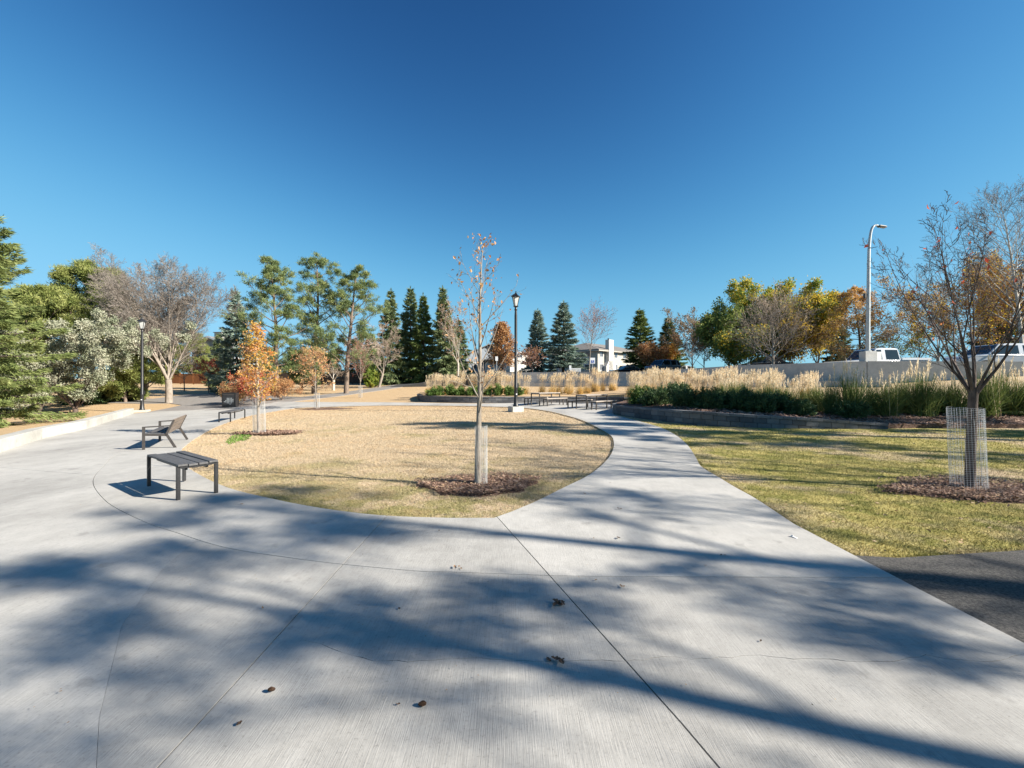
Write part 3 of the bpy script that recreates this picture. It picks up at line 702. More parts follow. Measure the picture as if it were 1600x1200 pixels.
def pine(label, x, y, z, h, r, seed, limbs=34, low=.3, m='needle_pine', clump=.5, tilt=(0, 0), name='pine_tree', bark='bark_pine', dens=1., top=.75, per=46, wob=.10):
    rng = np.random.default_rng(seed); t = thing(name, label, 'tree', (x, y, z-.05))
    tr = grow(np.array([[0, 0, 0.]]), np.array([[tilt[0], tilt[1], 1.]]), np.array([h*.97]), np.array([.016*h+.05]), 12, .03, .03, .12, rng)
    env = lambda u: r*np.interp(u, [0, .25, .6, .85, 1], [.75, 1.0, .8, .5, .18])
    p, d, L, R, tt = spawn(tr, limbs, low, .985, 1.2, 1, .45, rng, up=.12, asd=.2, Lf=lambda q: env((q-low)/(1-low)))
    d[:, 2] += .25*(tt-low)/(1-low)*1.8-.05
    L *= rng.choice([.55, .8, 1., 1.15], len(L)); b1 = grow(p, d, L, np.minimum(R, .05), 6, .12, .05, .3, rng)
    p, d, L2, R, _ = spawn(b1, 5, .35, 1., .7, .45, .6, rng, up=.15); b2 = grow(p, d, L2, R, 4, wob, .06, .35, rng)
    p, d, L3, R, _ = spawn(b2, 3, .4, 1., .6, .55, .7, rng, up=.1); b3 = grow(p, d, L3, R, 3, .1, .05, .4, rng)
    V, F = tubes([(tr, 9), (b1, 4), (b2, 3), (b3, 3)]); link('trunk', mesh(V, [F], M[bark], smooth=True), t)
    ends = np.vstack([b3['p'][:, -1], b3['p'][:, 1], b2['p'][:, -1]]); nd = np.vstack([b3['d'][:, -1], b3['d'][:, 1], b2['d'][:, -1]])
    n = int(per*dens); P = np.repeat(ends, n, 0)+rng.normal(0, clump*.28, (len(ends)*n, 3))*[1, 1, .6]; D = unit(rng.normal(0, 1, P.shape)+np.repeat(nd, n, 0)*1.1+[0, 0, .45])
    V, F = blades(P, D, clump*.42*rng.uniform(.6, 1.2, len(P)), clump*.085, rng); link('crown', mesh(V, [F], M[m]), t); return t

# ---- broadleaf trees, with or without leaves
def tree(label, x, y, z, h, r, seed, name='young_tree', fork=.35, n1=14, n2=6, n3=5, a1=.75, bark='bark_grey', twig=None, leaf=None, nleaf=0, lsize=.1,
         r0=None, multi=0, trop=.05, crown='round', lean=(0, 0), group=None, lpos=(.2, 1.), l2=.5, l3=.5, n4=0, jit=.05, tw=.004, leaf2=None, emb=.05, cat='tree', droop=0., wob=.07, ljit=None, rr1=.5):
    rng = np.random.default_rng(seed); t = thing(name, label, cat, (x, y, z-emb), 0, group)
    r0 = r0 or (.012*h+.02)
    if multi:   # several stems rising from a low fork
        tk = grow(np.array([[0, 0, 0.]]), np.array([[lean[0], lean[1], 1.]]), np.array([h*fork]), np.array([r0]), 6, .02, .02, .85, rng)
        top = tk['p'][0, -1]; n = multi; az = np.arange(n)*2*np.pi/n+rng.normal(0, .35, n); a = a1+rng.normal(0, .14, n)
        if n > 3: a[0] *= .15; a[1] *= .55
        d = np.column_stack([np.cos(az)*np.sin(a), np.sin(az)*np.sin(a), np.cos(a)]); st = np.repeat(top[None], n, 0)-np.array([0, 0, 1.])*rng.uniform(0, h*fork*.12, n)[:, None]
        b0 = grow(st, d, h*(1-fork)*rng.uniform(.82, 1.02, n)/np.cos(a*.6), r0*rng.uniform(.34, .52, n), 11, wob*.75, trop, .05, rng)
        b0['r'] *= (1-.45*np.sin(np.linspace(0, np.pi, 11)))[None]
        p, d, L, R, tt = spawn(b0, 3, .12, .8, .42, .72, .75, rng, fall=.35, asd=.1); bx = grow(p, d, L, R, 8, wob, trop, .10, rng)
        base = [(tk, 10), (b0, 7), (bx, 5)]; m1 = max(2, round(n1/n/2.2)); t0 = .15
        K_ = 8; rs = lambda b: {q: (np.stack([b[q][:, int(round(j))] for j in np.linspace(0, b[q].shape[1]-1, K_)], 1) if q != 'L' else b[q]) for q in b}
        b0r, bxr = rs(b0), rs(bx); src = {q: np.concatenate([b0r[q], bxr[q]]) for q in b0r}
        env = lambda q: r*.50*np.interp(q, [0, .3, .7, 1], [.9, 1, .6, .3])
    else:
        tk = grow(np.array([[0, 0, 0.]]), np.array([[lean[0], lean[1], 1.]]), np.array([h*.98]), np.array([r0]), 14, .025, .03, .08, rng)
        base = [(tk, 8)]; m1 = n1; src = tk; t0 = fork
        shapes = dict(round=[.75, 1, .85, .3], cone=[1, .8, .45, .1], narrow=[.8, 1, .7, .25], spread=[1, 1, .8, .4])
        s = shapes[crown]; env = lambda q: r*np.interp((q-t0)/(1-t0), [0, .4, .75, 1], s)/max(.45, math.sin(a1))
    p, d, L, R, tt = spawn(src, m1, t0, .97, a1, 1, rr1, rng, Lf=env, asd=.18)
    b1 = grow(p, d, L, R, 7, wob, trop-droop, .22, rng)
    p, d, L, R, _ = spawn(b1, n2, .2, 1., .6, l2, .6, rng); b2 = grow(p, d, L, np.maximum(R, tw*1.5), 5, wob*1.2, trop*.8-droop, .3, rng)
    p, d, L, R, _ = spawn(b2, n3, .15, 1., .6, l3, .65, rng); b3 = grow(p, d, L, np.maximum(R, tw), 4, wob*1.3, trop*.6-droop, .4, rng)
    fine = [(b2, 3), (b3, 3)]; last = b3
    if n4:
        p, d, L, R, _ = spawn(b3, n4, .2, 1., .55, .6, .8, rng); b4 = grow(p, d, L, np.full(len(L), tw), 3, wob*1.3, trop*.5-droop, .5, rng); fine.append((b4, 3)); last = b4
    V, F = tubes(base+[(b1, 4)]); link('trunk', mesh(V, [F], M[bark], smooth=True), t)
    V, F = tubes(fine); o = tag(link('twigs', mesh(V, [F], M[twig or bark]), t), kind='stuff')
    for lm, k in ((leaf, nleaf), (leaf2, nleaf//2)):
        if lm and k:
            P, _ = along(last, k, lpos[0], lpos[1], rng, ljit or jit); V, F = leaves(P, lsize, rng, droop=.4)
            tag(link('leaves', mesh(V, [F], M[lm]), t), kind='stuff')
    return t
def ptree(label, px, ytop, D, wpx, seed, **k):
    X, Y, z, h = spot(px, ytop, D); return tree(label, X, Y, z, h, wpx/2*D/FOC, seed, **k)

def shrub(label, x, y, z, rx, ry, h, seed, m='shrub_dark', n=5000, ls=.07, name='evergreen_shrub', group=None, spiky=.5, stems='bark_dark'):
    """low shrub: stems fanning from the base, leaves in uneven clumps on them"""
    rng = np.random.default_rng(seed); t = thing(name, label, 'shrub', (x, y, z-.03), 0, group)
    N = 46; az = rng.uniform(0, 2*np.pi, N); e = rng.uniform(.15, 1.35, N); d = np.column_stack([np.cos(az)*np.cos(e)*rx, np.sin(az)*np.cos(e)*ry, np.sin(e)*h])
    L = np.linalg.norm(d, axis=1)*rng.uniform(.65, 1.12, N); b = grow(np.zeros((N, 3))+rng.normal(0, .05, (N, 3))*[1, 1, 0], d, L, np.full(N, .012), 6, .10, .04, .3, rng)
    p, dd_, L2, R, _ = spawn(b, 5, .3, 1., .7, .35, .6, rng); b2 = grow(p, dd_, L2, R, 3, .1, .05, .4, rng)
    V, F = tubes([(b, 4), (b2, 3)]); link('stems', mesh(V, [F], M[stems]), t)
    P1, D1 = along(b2, n//2, .1, 1, rng, .03); P2, D2 = along(b, n//2, .35, 1, rng, .05)
    P = np.vstack([P1, P2]); D = unit(np.vstack([D1, D2])*spiky*2+rng.normal(0, .6, P.shape)+[0, 0, .25]); P[:, 2] = np.abs(P[:, 2])
    V, F = blades(P, D, ls*rng.uniform(.6, 1.3, len(P)), ls*.42, rng); link('foliage', mesh(V, [F], M[m]), t); return t
_rd = {}
def reed_meshes(kind, seed):
    rng = np.random.default_rng(seed); n = 260 if kind == 'gold' else 620
    hgt = .72 if kind == 'gold' else 1.0
    az = rng.uniform(0, 6.28, n); e = np.abs(rng.normal(0, .42 if kind == 'green' else .30, n)); d = np.column_stack([np.cos(az)*np.sin(e), np.sin(az)*np.sin(e), np.cos(e)])
    st = np.column_stack([rng.normal(0, .10, (n, 2)), np.zeros(n)]); L = hgt*rng.uniform(.5, 1.15, n)
    b = grow(st, d, L, np.full(n, .006), 5, .03, -.13, .2, rng)
    # flat ribbons
    P = b['p']; K = 5; sd = unit(np.cross(b['d'], rng.normal(0, 1, (n, 1, 3)))); w = (.013*np.array([1, 1, .85, .6, .1]))[None, :, None]
    A = P-sd*w/2; B = P+sd*w/2; V = np.stack([A, B], 2).reshape(-1, 3); base = (np.arange(n)[:, None]*K+np.arange(K-1)[None])*2
    F = np.stack([base, base+1, base+3, base+2], -1).reshape(-1, 4)
    lm = mesh(V, [F], M['reed_gold' if kind == 'gold' else 'reed_green'])
    n = 55 if kind == 'gold' else 12; az = rng.uniform(0, 6.28, n); e = np.abs(rng.normal(0, .12, n)); d = np.column_stack([np.cos(az)*np.sin(e)+.07, np.sin(az)*np.sin(e), np.cos(e)])
    st = np.column_stack([rng.normal(0, .13, (n, 2)), np.zeros(n)]); L = (1.7 if kind == 'gold' else 1.35)*rng.uniform(.82, 1.06, n)
    b = grow(st, d, L, np.full(n, .0032), 6, .02, -.035, .5, rng); V1, F1 = tubes([(b, 3)])
    m = 26; q = rng.uniform(0, 1, n*m); ii = np.repeat(np.arange(n), m); tip_ = b['p'][:, -1]; dt = unit(b['p'][:, -1]-b['p'][:, -2])
    P = tip_[ii]-dt[ii]*(q*.34)[:, None]; fat = np.sin(np.clip(q, .06, .97)*np.pi)[:, None]; D = unit(dt[ii]*1.2+rng.normal(0, .42, P.shape)*fat)
    V2, F2 = blades(P, D, .07*(.5+fat[:, 0]), .017, rng)
    return lm, mesh(np.vstack([V1, V2]), [F1, F2+len(V1)], M['plume'])
def reed(kind, x, y, s, rz, label, group, sz=None):
    k = (kind, int(rz*10) % 3)
    if k not in _rd: _rd[k] = reed_meshes(kind, 70+k[1]+(9 if kind == 'gold' else 0))
    t = thing('ornamental_grass', label, 'ornamental grass', gz(x, y, .02), rz if kind == 'green' else math.sin(rz*9)*.35, group); t.scale = (s, s, (sz or s)*(1+.13*math.sin(x*7.3+y*3.1)))
    link('grass_leaves', _rd[k][0], t); link('plumes', _rd[k][1], t); return t

# ------------------------------------------------------------------ plants, nearest first
X, Y = tC; tree('slender nearly bare young tree with few rusty leaves in the middle lawn mulch ring', X, Y, float(g(X, Y)), 3.62, .52, 21, fork=.27, n1=20, n2=4, n3=3, a1=.62,
    bark='bark_grey', r0=.05, tw=.0022, wob=.05, trop=.09, crown='narrow', leaf='leaf_rust', nleaf=150, lsize=.062, leaf2='leaf_salmon', l2=.45, l3=.4, lean=(-.012, 0), rr1=.4)
X, Y = tR; tree('multi stemmed bare young tree with a few red leaves on the right lawn', X, Y, float(g(X, Y)), 3.95, .95, 33, fork=.37, multi=8, n1=66, n2=4, n3=3, a1=.40, n4=1,
    bark='bark_dark', twig='bark_dark', r0=.060, tw=.0030, wob=.06, trop=.05, leaf='leaf_red', nleaf=46, lsize=.075, l2=.55, l3=.5)
X, Y = tL; tree('young tree full of orange and yellow leaves at the lawn edge behind the benches', X, Y, float(g(X, Y)), 3.45, .58, 5, fork=.24, n1=24, n2=5, n3=4, a1=.8, bark='bark_pale', r0=.05, tw=.003,
    leaf='leaf_orange', nleaf=1500, lsize=.075, jit=.07, leaf2='leaf_salmon', crown='cone', trop=.08)
X, Y = tB; tree('small tree with salmon and pale leaves at the back edge of the lawn', X, Y, float(g(X, Y)), 3.2, 1.05, 8, fork=.34, n1=20, n2=5, n3=4, a1=.85, bark='bark_pale', r0=.05, tw=.004,
    leaf='leaf_salmon', nleaf=1900, lsize=.10, jit=.09)
X, Y = tS; tree('tiny bare sapling with upright reddish twigs beside the old asphalt path', X, Y, float(g(X, Y)), 3.6, 1.0, 9, fork=.3, n1=22, n2=5, n3=4, a1=.42, bark='bark_pale', twig='twig_red', r0=.04, tw=.006, leaf='leaf_red', nleaf=160, lsize=.07)

# left side
nsX, nsY = -21.6, 17.6; zz = float(g(nsX, nsY))
t = thing('spruce_tree', 'large spruce with sweeping boughs at the left edge of the view', 'tree', (nsX, nsY, zz-.05))
a, b = spruce_meshes(9.0, 2.75, 118, 62000, .20, 3, 'needle_near', low=.015, bw=.22, pw=.58, K=6, droop=.30); link('trunk', a, t); link('crown', b, t)
X, Y, z, h = spot(40, 425, 29); t = pine('bushy green pine standing behind the silvery tree on the left', at(135, 33), 33, surf(at(135, 33), 33), 10.1, 3.6, 12, 46, .22, clump=.6, per=44, m='needle_olive')
pine('lower green pine rising behind the large left spruce', at(55, 29), 29, surf(at(55, 29), 29), 7.6, 3.3, 14, 40, .1, clump=.6, per=44, m='needle_olive')
def willow(label, px, ytop, D, wpx, seed, n=16000):
    X, Y, z, h = spot(px, ytop, D); return tree(label, X, Y, z, h, wpx/2*D/FOC, seed, name='silver_leaf_tree', fork=.05, multi=8, n1=64, n2=6, n3=5, a1=.62, trop=-.02, bark='bark_dark', leaf='leaf_silver',
        nleaf=int(n*1.8), lsize=.115, jit=.12, droop=.13, r0=.14, tw=.01, l2=.55, l3=.55)
willow('broad silvery grey leaved tree between the left spruce and the first lamp post', 118, 488, 26, 86, 51, 30000)
willow('low silvery leaved tree tucked under the left spruce boughs', 62, 530, 25, 66, 52, 9000)
for k, (px, yt, D, w, lab) in enumerate([(228, 500, 36, 90, 'olive green pine behind the left lamp post'), (196, 545, 33, 70, 'low spreading green pine left of the lamp post'), (300, 522, 68, 70, 'olive green bushy pine right of the big bare elm'), (262, 540, 70, 60, 'dark green pine seen through the bare elm trunk fork'), (20, 520, 30, 120, 'green pine behind the left spruce low boughs')]):
    X, Y, z, h = spot(px, yt, D); pine(lab, X, Y, z, h, w/2*D/FOC, 60+k, 34, .06, m='needle_olive', clump=.6, per=34)
for k, (px, D, rx, h, m, lab) in enumerate([(165, 33.5, 2.2, 1.0, 'needle_near', 'spreading low juniper with feathery green shoots beside the asphalt path'), (200, 34.5, 1.6, .9, 'needle_olive', 'low yellow green juniper near the left lamp post'), (122, 31.0, 1.7, .9, 'shrub_dark', 'dark low juniper in the shade under the silvery tree')]):
    X = at(px, D); shrub(lab, X, D, surf(X, D), rx, 1.2, h, 80+k, m, 9000, .16, 'juniper_shrub')
X, Y = G(264, 629); tree('big bare elm with pale forked trunk and wide fan of fine twigs', X, Y, float(g(X, Y)), EYE+(HY-424)*Y/FOC-float(g(X, Y)), 4.4, 17, name='elm_tree', fork=.18, multi=10, n1=190, n2=8, n3=6, n4=3, a1=.47,
    bark='bark_pale', twig='twig_grey', r0=.25, tw=.0072, trop=.035, wob=.055, l2=.55, l3=.55)
spruce('tall blue grey spruce behind the orange leaved young tree', 371, 452, 42, 72, 'needle_blue', 0)
spruce('dark narrow spruce left of the blue grey spruce', 344, 520, 50, 44, 'needle_dark', 1)
for k, (px, D, w, h, nm, m, lab) in enumerate([(398, 29.6, 2.0, 1.9, 'red_shrub', 'leaf_red', 'wide red and salmon leaved shrub behind the litter bin'), (372, 30.5, .9, 1.4, 'red_shrub', 'leaf_salmon', 'small pinkish shrub just behind the litter bin'), (440, 33.0, .9, 1.6, 'red_shrub', 'leaf_rust', 'rusty shrub at the foot of the first tall pine')]):
    X = at(px, D); tree(lab, X, D, surf(X, D), h, w, 90+k, name=nm, fork=.05, multi=9, n1=45, n2=4, n3=4, a1=.8, bark='bark_dark', leaf=m, nleaf=4200, lsize=.085, jit=.09, r0=.05, tw=.004, cat='shrub', leaf2='leaf_salmon')
X = at(318, 50); ptree('small dark red leaved tree before the orange fence', 326, 568, 44, 34, 95, fork=.3, n1=18, bark='bark_dark', leaf='leaf_red', nleaf=900, lsize=.16, twig='twig_red', tw=.008)
ptree('thin young tree with sparse brown leaves before the orange fence', 288, 560, 46, 34, 96, fork=.3, n1=16, bark='bark_dark', leaf='leaf_brown', nleaf=500, lsize=.16, tw=.008)
# the three tall pines
for k, (px, yt, D, w, lab, lean, sd) in enumerate([(433, 408, 38, 92, 'tall open pine with blue green tufts, leftmost of the three tall pines', (-.01, 0), 101), (491, 397, 41, 96, 'tallest open pine in the middle of the three tall pines', (.01, 0), 105), (541, 416, 40, 98, 'tall open pine with yellow green tufts, rightmost of the three tall pines', (.02, 0), 104)]):
    X, Y, z, h = spot(px, yt, D); pine(lab, X, Y, z, h, w/2*D/FOC*1.15, sd, 36, .13, clump=.48, per=28, tilt=lean, top=.8)
for k, (px, yt, D, w, m, lab) in enumerate([(472, 555, 47, 60, 'needle_pine', 'low bushy pine below the tallest pine'), (515, 558, 67, 56, 'needle_dark', 'dark bushy pine before the brown fence'), (420, 552, 68, 60, 'needle_dark', 'dark pine behind the orange leaved young tree')]):
    X, Y, z, h = spot(px, yt, D); pine(lab, X, Y, z, h, w/2*D/FOC, 120+k, 26, .05, m=m, clump=.7, per=40)
X = at(580, 50); shrub('small round bright green shrub before the dark spruces', X, 50, surf(X, 50), .95, .95, 2.4, 130, 'leaf_lime', 6000, .22, 'round_shrub')
ptree('bare pale tree leaning right before the dark spruces', 592, 500, 50, 84, 131, fork=.22, multi=6, n1=48, n2=6, n3=5, n4=2, a1=.62, bark='bark_pale', twig='twig_tan', lean=(.28, 0), tw=.013, r0=.16, trop=-.01, droop=.03)
ptree('pale forked stump like tree behind the tall pines', 521, 560, 46, 40, 132, fork=.35, multi=3, n1=20, bark='bark_birch', twig='twig_tan', tw=.01, r0=.16)
for k, (px, yt, D, w, kd, v, lab) in enumerate([(608, 452, 58, 62, 'needle_dark', 0, 'dark spruce with brown tipped top, first of the spruce row'), (640, 451, 60, 56, 'needle_dark', 1, 'dark spruce second in the row left of the slender tree'), (664, 460, 58, 58, 'needle_green', 2, 'green spruce third in the row left of the slender tree'), (697, 449, 57, 62, 'needle_dark', 2, 'dark spruce last in the row just left of the slender tree'), (583, 520, 66, 50, 'needle_dark', 1, 'short dark spruce behind the leaning bare tree'), (716, 500, 66, 54, 'needle_dark', 0, 'dark spruce half hidden behind the slender tree'), (560, 530, 70, 56, 'needle_dark', 2, 'short dark spruce behind the brown fence')]):
    spruce(lab, px, yt, D, w, kd, v)
ptree('pale birch with bare tan twigs right of the spruce row', 716, 482, 50, 66, 140, name='birch_tree', fork=.2, multi=4, n1=40, n2=6, n3=5, n4=2, a1=.42, bark='bark_birch', twig='twig_tan', tw=.011, r0=.13, leaf='leaf_rust', nleaf=350, lsize=.16)
ptree('rusty orange conical tree left of the middle lamp post', 785, 502, 62, 46, 141, name='larch_tree', fork=.05, n1=70, n2=6, n3=5, a1=1.15, crown='cone', bark='bark_dark', leaf='leaf_rust', nleaf=7000, lsize=.26, jit=.2, tw=.012)
spruce('blue green spruce right of the middle lamp post', 840, 484, 58, 52, 'needle_blue', 1, zoff=-.2)
spruce('full blue spruce before the cream apartment block', 880, 472, 55, 66, 'needle_blue', 0, low=.12)
ptree('small bare pinkish tree before the apartment block wall', 921, 506, 52, 52, 150, fork=.4, n1=22, n2=6, n3=5, n4=2, a1=.5, bark='bark_pale', twig='twig_red', tw=.009, r0=.07, leaf='leaf_rust', nleaf=200, lsize=.12)
ptree('bare reddish bush tree left of the blue green spruce', 832, 545, 52, 50, 151, fork=.1, multi=6, n1=42, n2=6, n3=5, a1=.7, bark='bark_dark', twig='twig_red', tw=.011, leaf='leaf_rust', nleaf=600, lsize=.14)
spruce('green spruce right of the white chimney', 1003, 483, 64, 62, 'needle_green', 1)
spruce('green spruce second right of the white chimney', 1046, 496, 64, 58, 'needle_green', 0)
ptree('reddish brown leaved tree above the blue grey parked vehicle', 1020, 540, 60, 50, 152, fork=.15, multi=6, n1=48, n2=5, n3=5, a1=.75, bark='bark_dark', twig='twig_red', leaf='leaf_rust', nleaf=6000, lsize=.20, jit=.2, tw=.012)
ptree('bright orange leaved tree above the blue grey parked vehicle', 1042, 543, 62, 38, 153, fork=.15, multi=5, n1=40, n2=5, n3=5, a1=.75, bark='bark_dark', leaf='leaf_orange', nleaf=6000, lsize=.22, jit=.25, tw=.012)
ptree('tall bare brown tree left of the green leaved trees', 1082, 492, 60, 66, 154, fork=.12, multi=6, n1=66, n2=6, n3=6, n4=2, a1=.5, bark='bark_dark', twig='twig_tan', tw=.015, leaf='leaf_brown', nleaf=3000, lsize=.20, jit=.2)
ptree('bare brown tree with a few orange leaves at the car park edge', 1100, 505, 56, 60, 155, fork=.12, multi=5, n1=50, n2=6, n3=6, n4=2, a1=.55, bark='bark_grey', twig='twig_tan', tw=.013, leaf='leaf_rust', nleaf=2600, lsize=.20, jit=.2)
big = dict(fork=.10, n1=80, n2=7, n3=6, bark='bark_dark', jit=.26, tw=.014)
ptree('dark green leafy tree left of the big round tree', 1140, 484, 50, 74, 160, multi=7, a1=.48, leaf='leaf_olive', nleaf=12000, lsize=.26, **big)
ptree('big round lime green tree behind the bare grey tree', 1205, 458, 52, 118, 161, multi=9, a1=.62, leaf='leaf_lime', leaf2='leaf_yellow', nleaf=26000, lsize=.26, **big)
ptree('bright yellow leafy tree right of the big round tree', 1278, 464, 48, 70, 162, multi=8, a1=.42, leaf='leaf_yellow', nleaf=17000, leaf2='leaf_olive', lsize=.24, **big)
ptree('olive and yellow low tree under the green leafy tree', 1165, 525, 47, 80, 163, multi=7, a1=.75, leaf='leaf_olive', leaf2='leaf_yellow', nleaf=14000, lsize=.24, **big)
ptree('brown leaved tree between the bare grey tree and the yellow tree', 1240, 505, 46, 60, 164, multi=7, a1=.7, leaf='leaf_brown', leaf2='leaf_yellow', nleaf=8000, lsize=.20, **big)
ptree('bare grey tree with pale trunk before the round green tree', 1208, 478, 36, 100, 165, fork=.16, n1=46, n2=7, n3=5, n4=2, a1=.85, crown='spread', bark='bark_pale', twig='twig_tan', tw=.008, r0=.10)
spruce('dark spruce between the yellow tree and the tall street light', 1312, 474, 50, 44, 'needle_dark', 1)
ptree('golden larch with open tiers behind the tall street light', 1344, 440, 40, 100, 170, name='larch_tree', fork=.12, n1=60, n2=8, n3=5, a1=1.35, crown='cone', bark='bark_dark', twig='twig_tan', leaf='needle_gold', nleaf=10000, lsize=.17, jit=.10, tw=.008, trop=.0)
ptree('small yellow leaved tree seen through the multi stemmed tree', 1436, 478, 42, 60, 171, fork=.2, multi=5, n1=40, n2=5, n3=4, a1=.6, bark='bark_dark', leaf='leaf_yellow', nleaf=1900, lsize=.18, jit=.1, tw=.008)
ptree('dark leaved low tree behind the white pickup truck', 1428, 515, 46, 80, 172, fork=.12, multi=6, n1=40, n2=5, n3=5, a1=.8, bark='bark_dark', leaf='leaf_olive', nleaf=1800, lsize=.18, jit=.15, tw=.009)
ptree('rusty brown leaved tree behind the white car', 1530, 420, 36, 130, 173, fork=.12, multi=8, n1=80, n2=6, n3=6, a1=.6, bark='bark_dark', twig='twig_tan', leaf='leaf_rust', leaf2='leaf_yellow', nleaf=9000, lsize=.15, jit=.2, tw=.010)
ptree('orange brown tree at the right edge behind the white car', 1602, 385, 34, 120, 174, fork=.12, multi=8, n1=70, n2=6, n3=6, a1=.5, bark='bark_dark', twig='twig_tan', leaf='leaf_rust', leaf2='leaf_yellow', nleaf=8000, lsize=.15, jit=.2, tw=.010)
ptree('dark spruce deep behind the right hand birch', 1570, 400, 40, 60, 176, fork=.12, multi=5, n1=40, n2=6, n3=5, a1=.5, bark='bark_dark', leaf='leaf_brown', nleaf=9000, lsize=.17, jit=.2, tw=.010) if False else spruce('dark spruce deep behind the right hand birch', 1562, 400, 40, 80, 'needle_dark', 2)
ptree('tall pale birch with fine bare twigs at the right edge', 1596, 292, 30, 150, 175, name='birch_tree', fork=.25, n1=44, n2=7, n3=6, n4=3, a1=.75, crown='narrow', bark='bark_birch', twig='twig_grey', tw=.0065, r0=.13, l2=.5)
ptree('bare grey tree with arching twigs left of the multi stemmed tree', 1465, 400, 29, 130, 177, fork=.15, multi=6, n1=36, n2=7, n3=6, n4=2, a1=.8, bark='bark_grey', twig='twig_grey', tw=.0065, r0=.10, droop=.05)

# trees outside the picture on the right; they cast the long shadows over the plaza
bt = dict(fork=.28, n1=24, n2=5, n3=4, a1=.85, bark='bark_grey', tw=.010)
bl = dict(leaf='leaf_brown', lsize=.11, jit=.05)
pine('open pine standing out of view to the right of the plaza', 12.0, -1.7, 0, 10.0, 2.5, 201, 15, .34, clump=.40, per=13)
pine('tall pine standing out of view to the right nearer the asphalt', 15.5, -.2, 0, 12.5, 2.8, 202, 16, .40, clump=.42, per=13)
tree('bare tree standing out of view close behind the camera at the right', 7.0, -3.2, 0, 7.2, 2.4, 209, r0=.13, nleaf=800, **bl, **bt)
tree('bare tree standing out of view beyond the asphalt', 17.0, 3.4, 0, 10, 3.2, 204, r0=.15, nleaf=1400, **bl, **bt)
pine('pine standing out of view beside the right lawn', 20.5, 5.4, 0, 10.5, 2.3, 205, 14, .40, clump=.42, per=12)
pine('pine standing out of view beyond the right lawn', 20.5, 9.0, .1, 14.2, 2.4, 206, 22, .45, clump=.55, per=26)
pine('pine standing out of view beside the shrub bed', 25.0, 10.8, .3, 12, 2.4, 207, 22, .35, clump=.6, per=26)
pine('small pine standing out of view behind the camera at the right', 8.8, -4.2, 0, 8.0, 2.2, 203, 14, .34, clump=.36, per=12)
tree('bare tree standing out of view behind the camera', 5.0, -6.5, 0, 8.5, 3.0, 208, r0=.14, nleaf=1400, **bl, **bt)

# shrubs and ornamental grasses of the beds
ORD = ['first', 'second', 'third', 'fourth', 'fifth', 'sixth', 'seventh', 'eighth', 'ninth', 'tenth', 'eleventh', 'twelfth']
r = random.Random(8)
for k, px in enumerate(range(674, 824, 15)):
    D = 29.6+r.uniform(-.2, .3); X = at(px+r.uniform(-2, 2), D)
    shrub(f'{ORD[k]} low green shrub from the left in the row above the curved planter wall', X, D, surf(X, D), .42, .42, r.uniform(.55, .75), 300+k % 3, 'shrub_lit', 2200, .11, 'leafy_shrub', 'green shrubs along the curved planter wall')
sh = [(1000, 19.5, .75, .75), (1022, 18.3, .8, .8), (1045, 18.9, .8, .85), (1062, 19.6, .7, .85), (1070, 17.2, .8, .8), (1105, 16.6, .8, .75), (1128, 16.9, .7, .8), (1160, 16.2, .75, .8), (1190, 15.9, .6, .65), (1215, 16.4, .7, .75), (1250, 15.6, .6, .5), (1330, 15.5, .7, .6)]
for k, (px, D, rx, h) in enumerate(sh):
    X = at(px, D); lab = f'{ORD[max(0, k-1)]} dark green shrub from the left behind the tapering block wall'
    if k == 0: lab = 'sunlit green shrub at the rounded end of the tapering block wall'
    if k == 11: lab = 'low dark shrub under the arching green grasses before the retaining wall joint'
    shrub(lab, X, D, surf(X, D), rx*.85, rx*.85, h, 330+k % 5, 'shrub_dark' if k else 'shrub_lit', 6500, .085, 'evergreen_shrub', None if k in (0, 11) else 'dark shrubs behind the tapering block wall')
r = random.Random(3)
for px in list(range(672, 990, 10)):
    for row in range(2):
        D = 31.0+row*1.5+r.uniform(-.4, .4); X = at(px+r.uniform(-5, 5), D)
        if px > 800 and r.random() < .38: continue
        reed('gold', X, D, .86+r.uniform(-.16, .12), r.uniform(0, 6), 'golden clump of feathery plume grass in the band behind the picnic tables', 'golden plume grasses behind the tables')
for px in list(range(990, 1275, 9)):
    for row in range(4):
        D = float(np.interp(px, [990, 1275], [28.5, 22]))-row*1.7+r.uniform(-.7, .7); X = at(px+r.uniform(-7, 7), D)
        if r.random() < .25: continue
        if row == 2 and px > 1180: continue
        if px > 1215 and r.random() < .4: continue
        reed('gold', X, D, .78+r.uniform(-.14, .12), r.uniform(0, 6), 'golden clump of plume grass in the dense band behind the dark shrubs', 'golden plume grasses behind the dark shrubs')
for px in list(range(1130, 1300, 17)):
    D = 17.4+r.uniform(-.5, .9); X = at(px+r.uniform(-5, 5), D); reed('green', X, D, .95, r.uniform(0, 6), 'green arching grass clump in the row behind the dark shrubs', 'green grass clumps behind the dark shrubs')
for k, (px, D, s) in enumerate([(1300, 16.3, .95), (1330, 15.9, 1.15), (1362, 16.2, .9), (1385, 15.9, 1.15), (1410, 16.4, 1.0), (1440, 15.8, 1.2), (1466, 16.3, 1.0), (1490, 15.9, 1.1), (1538, 15.6, 1.2), (1560, 16.2, 1.2), (1580, 15.8, 1.1), (1604, 15.6, 1.0)]):
    X = at(px, D); reed('green', X, D, s*1.05, k*1.3, f'{ORD[k]} dark green arching grass clump from the left in the mulch bed beyond the right lawn', 'green grass clumps beyond the right lawn', s*1.2)
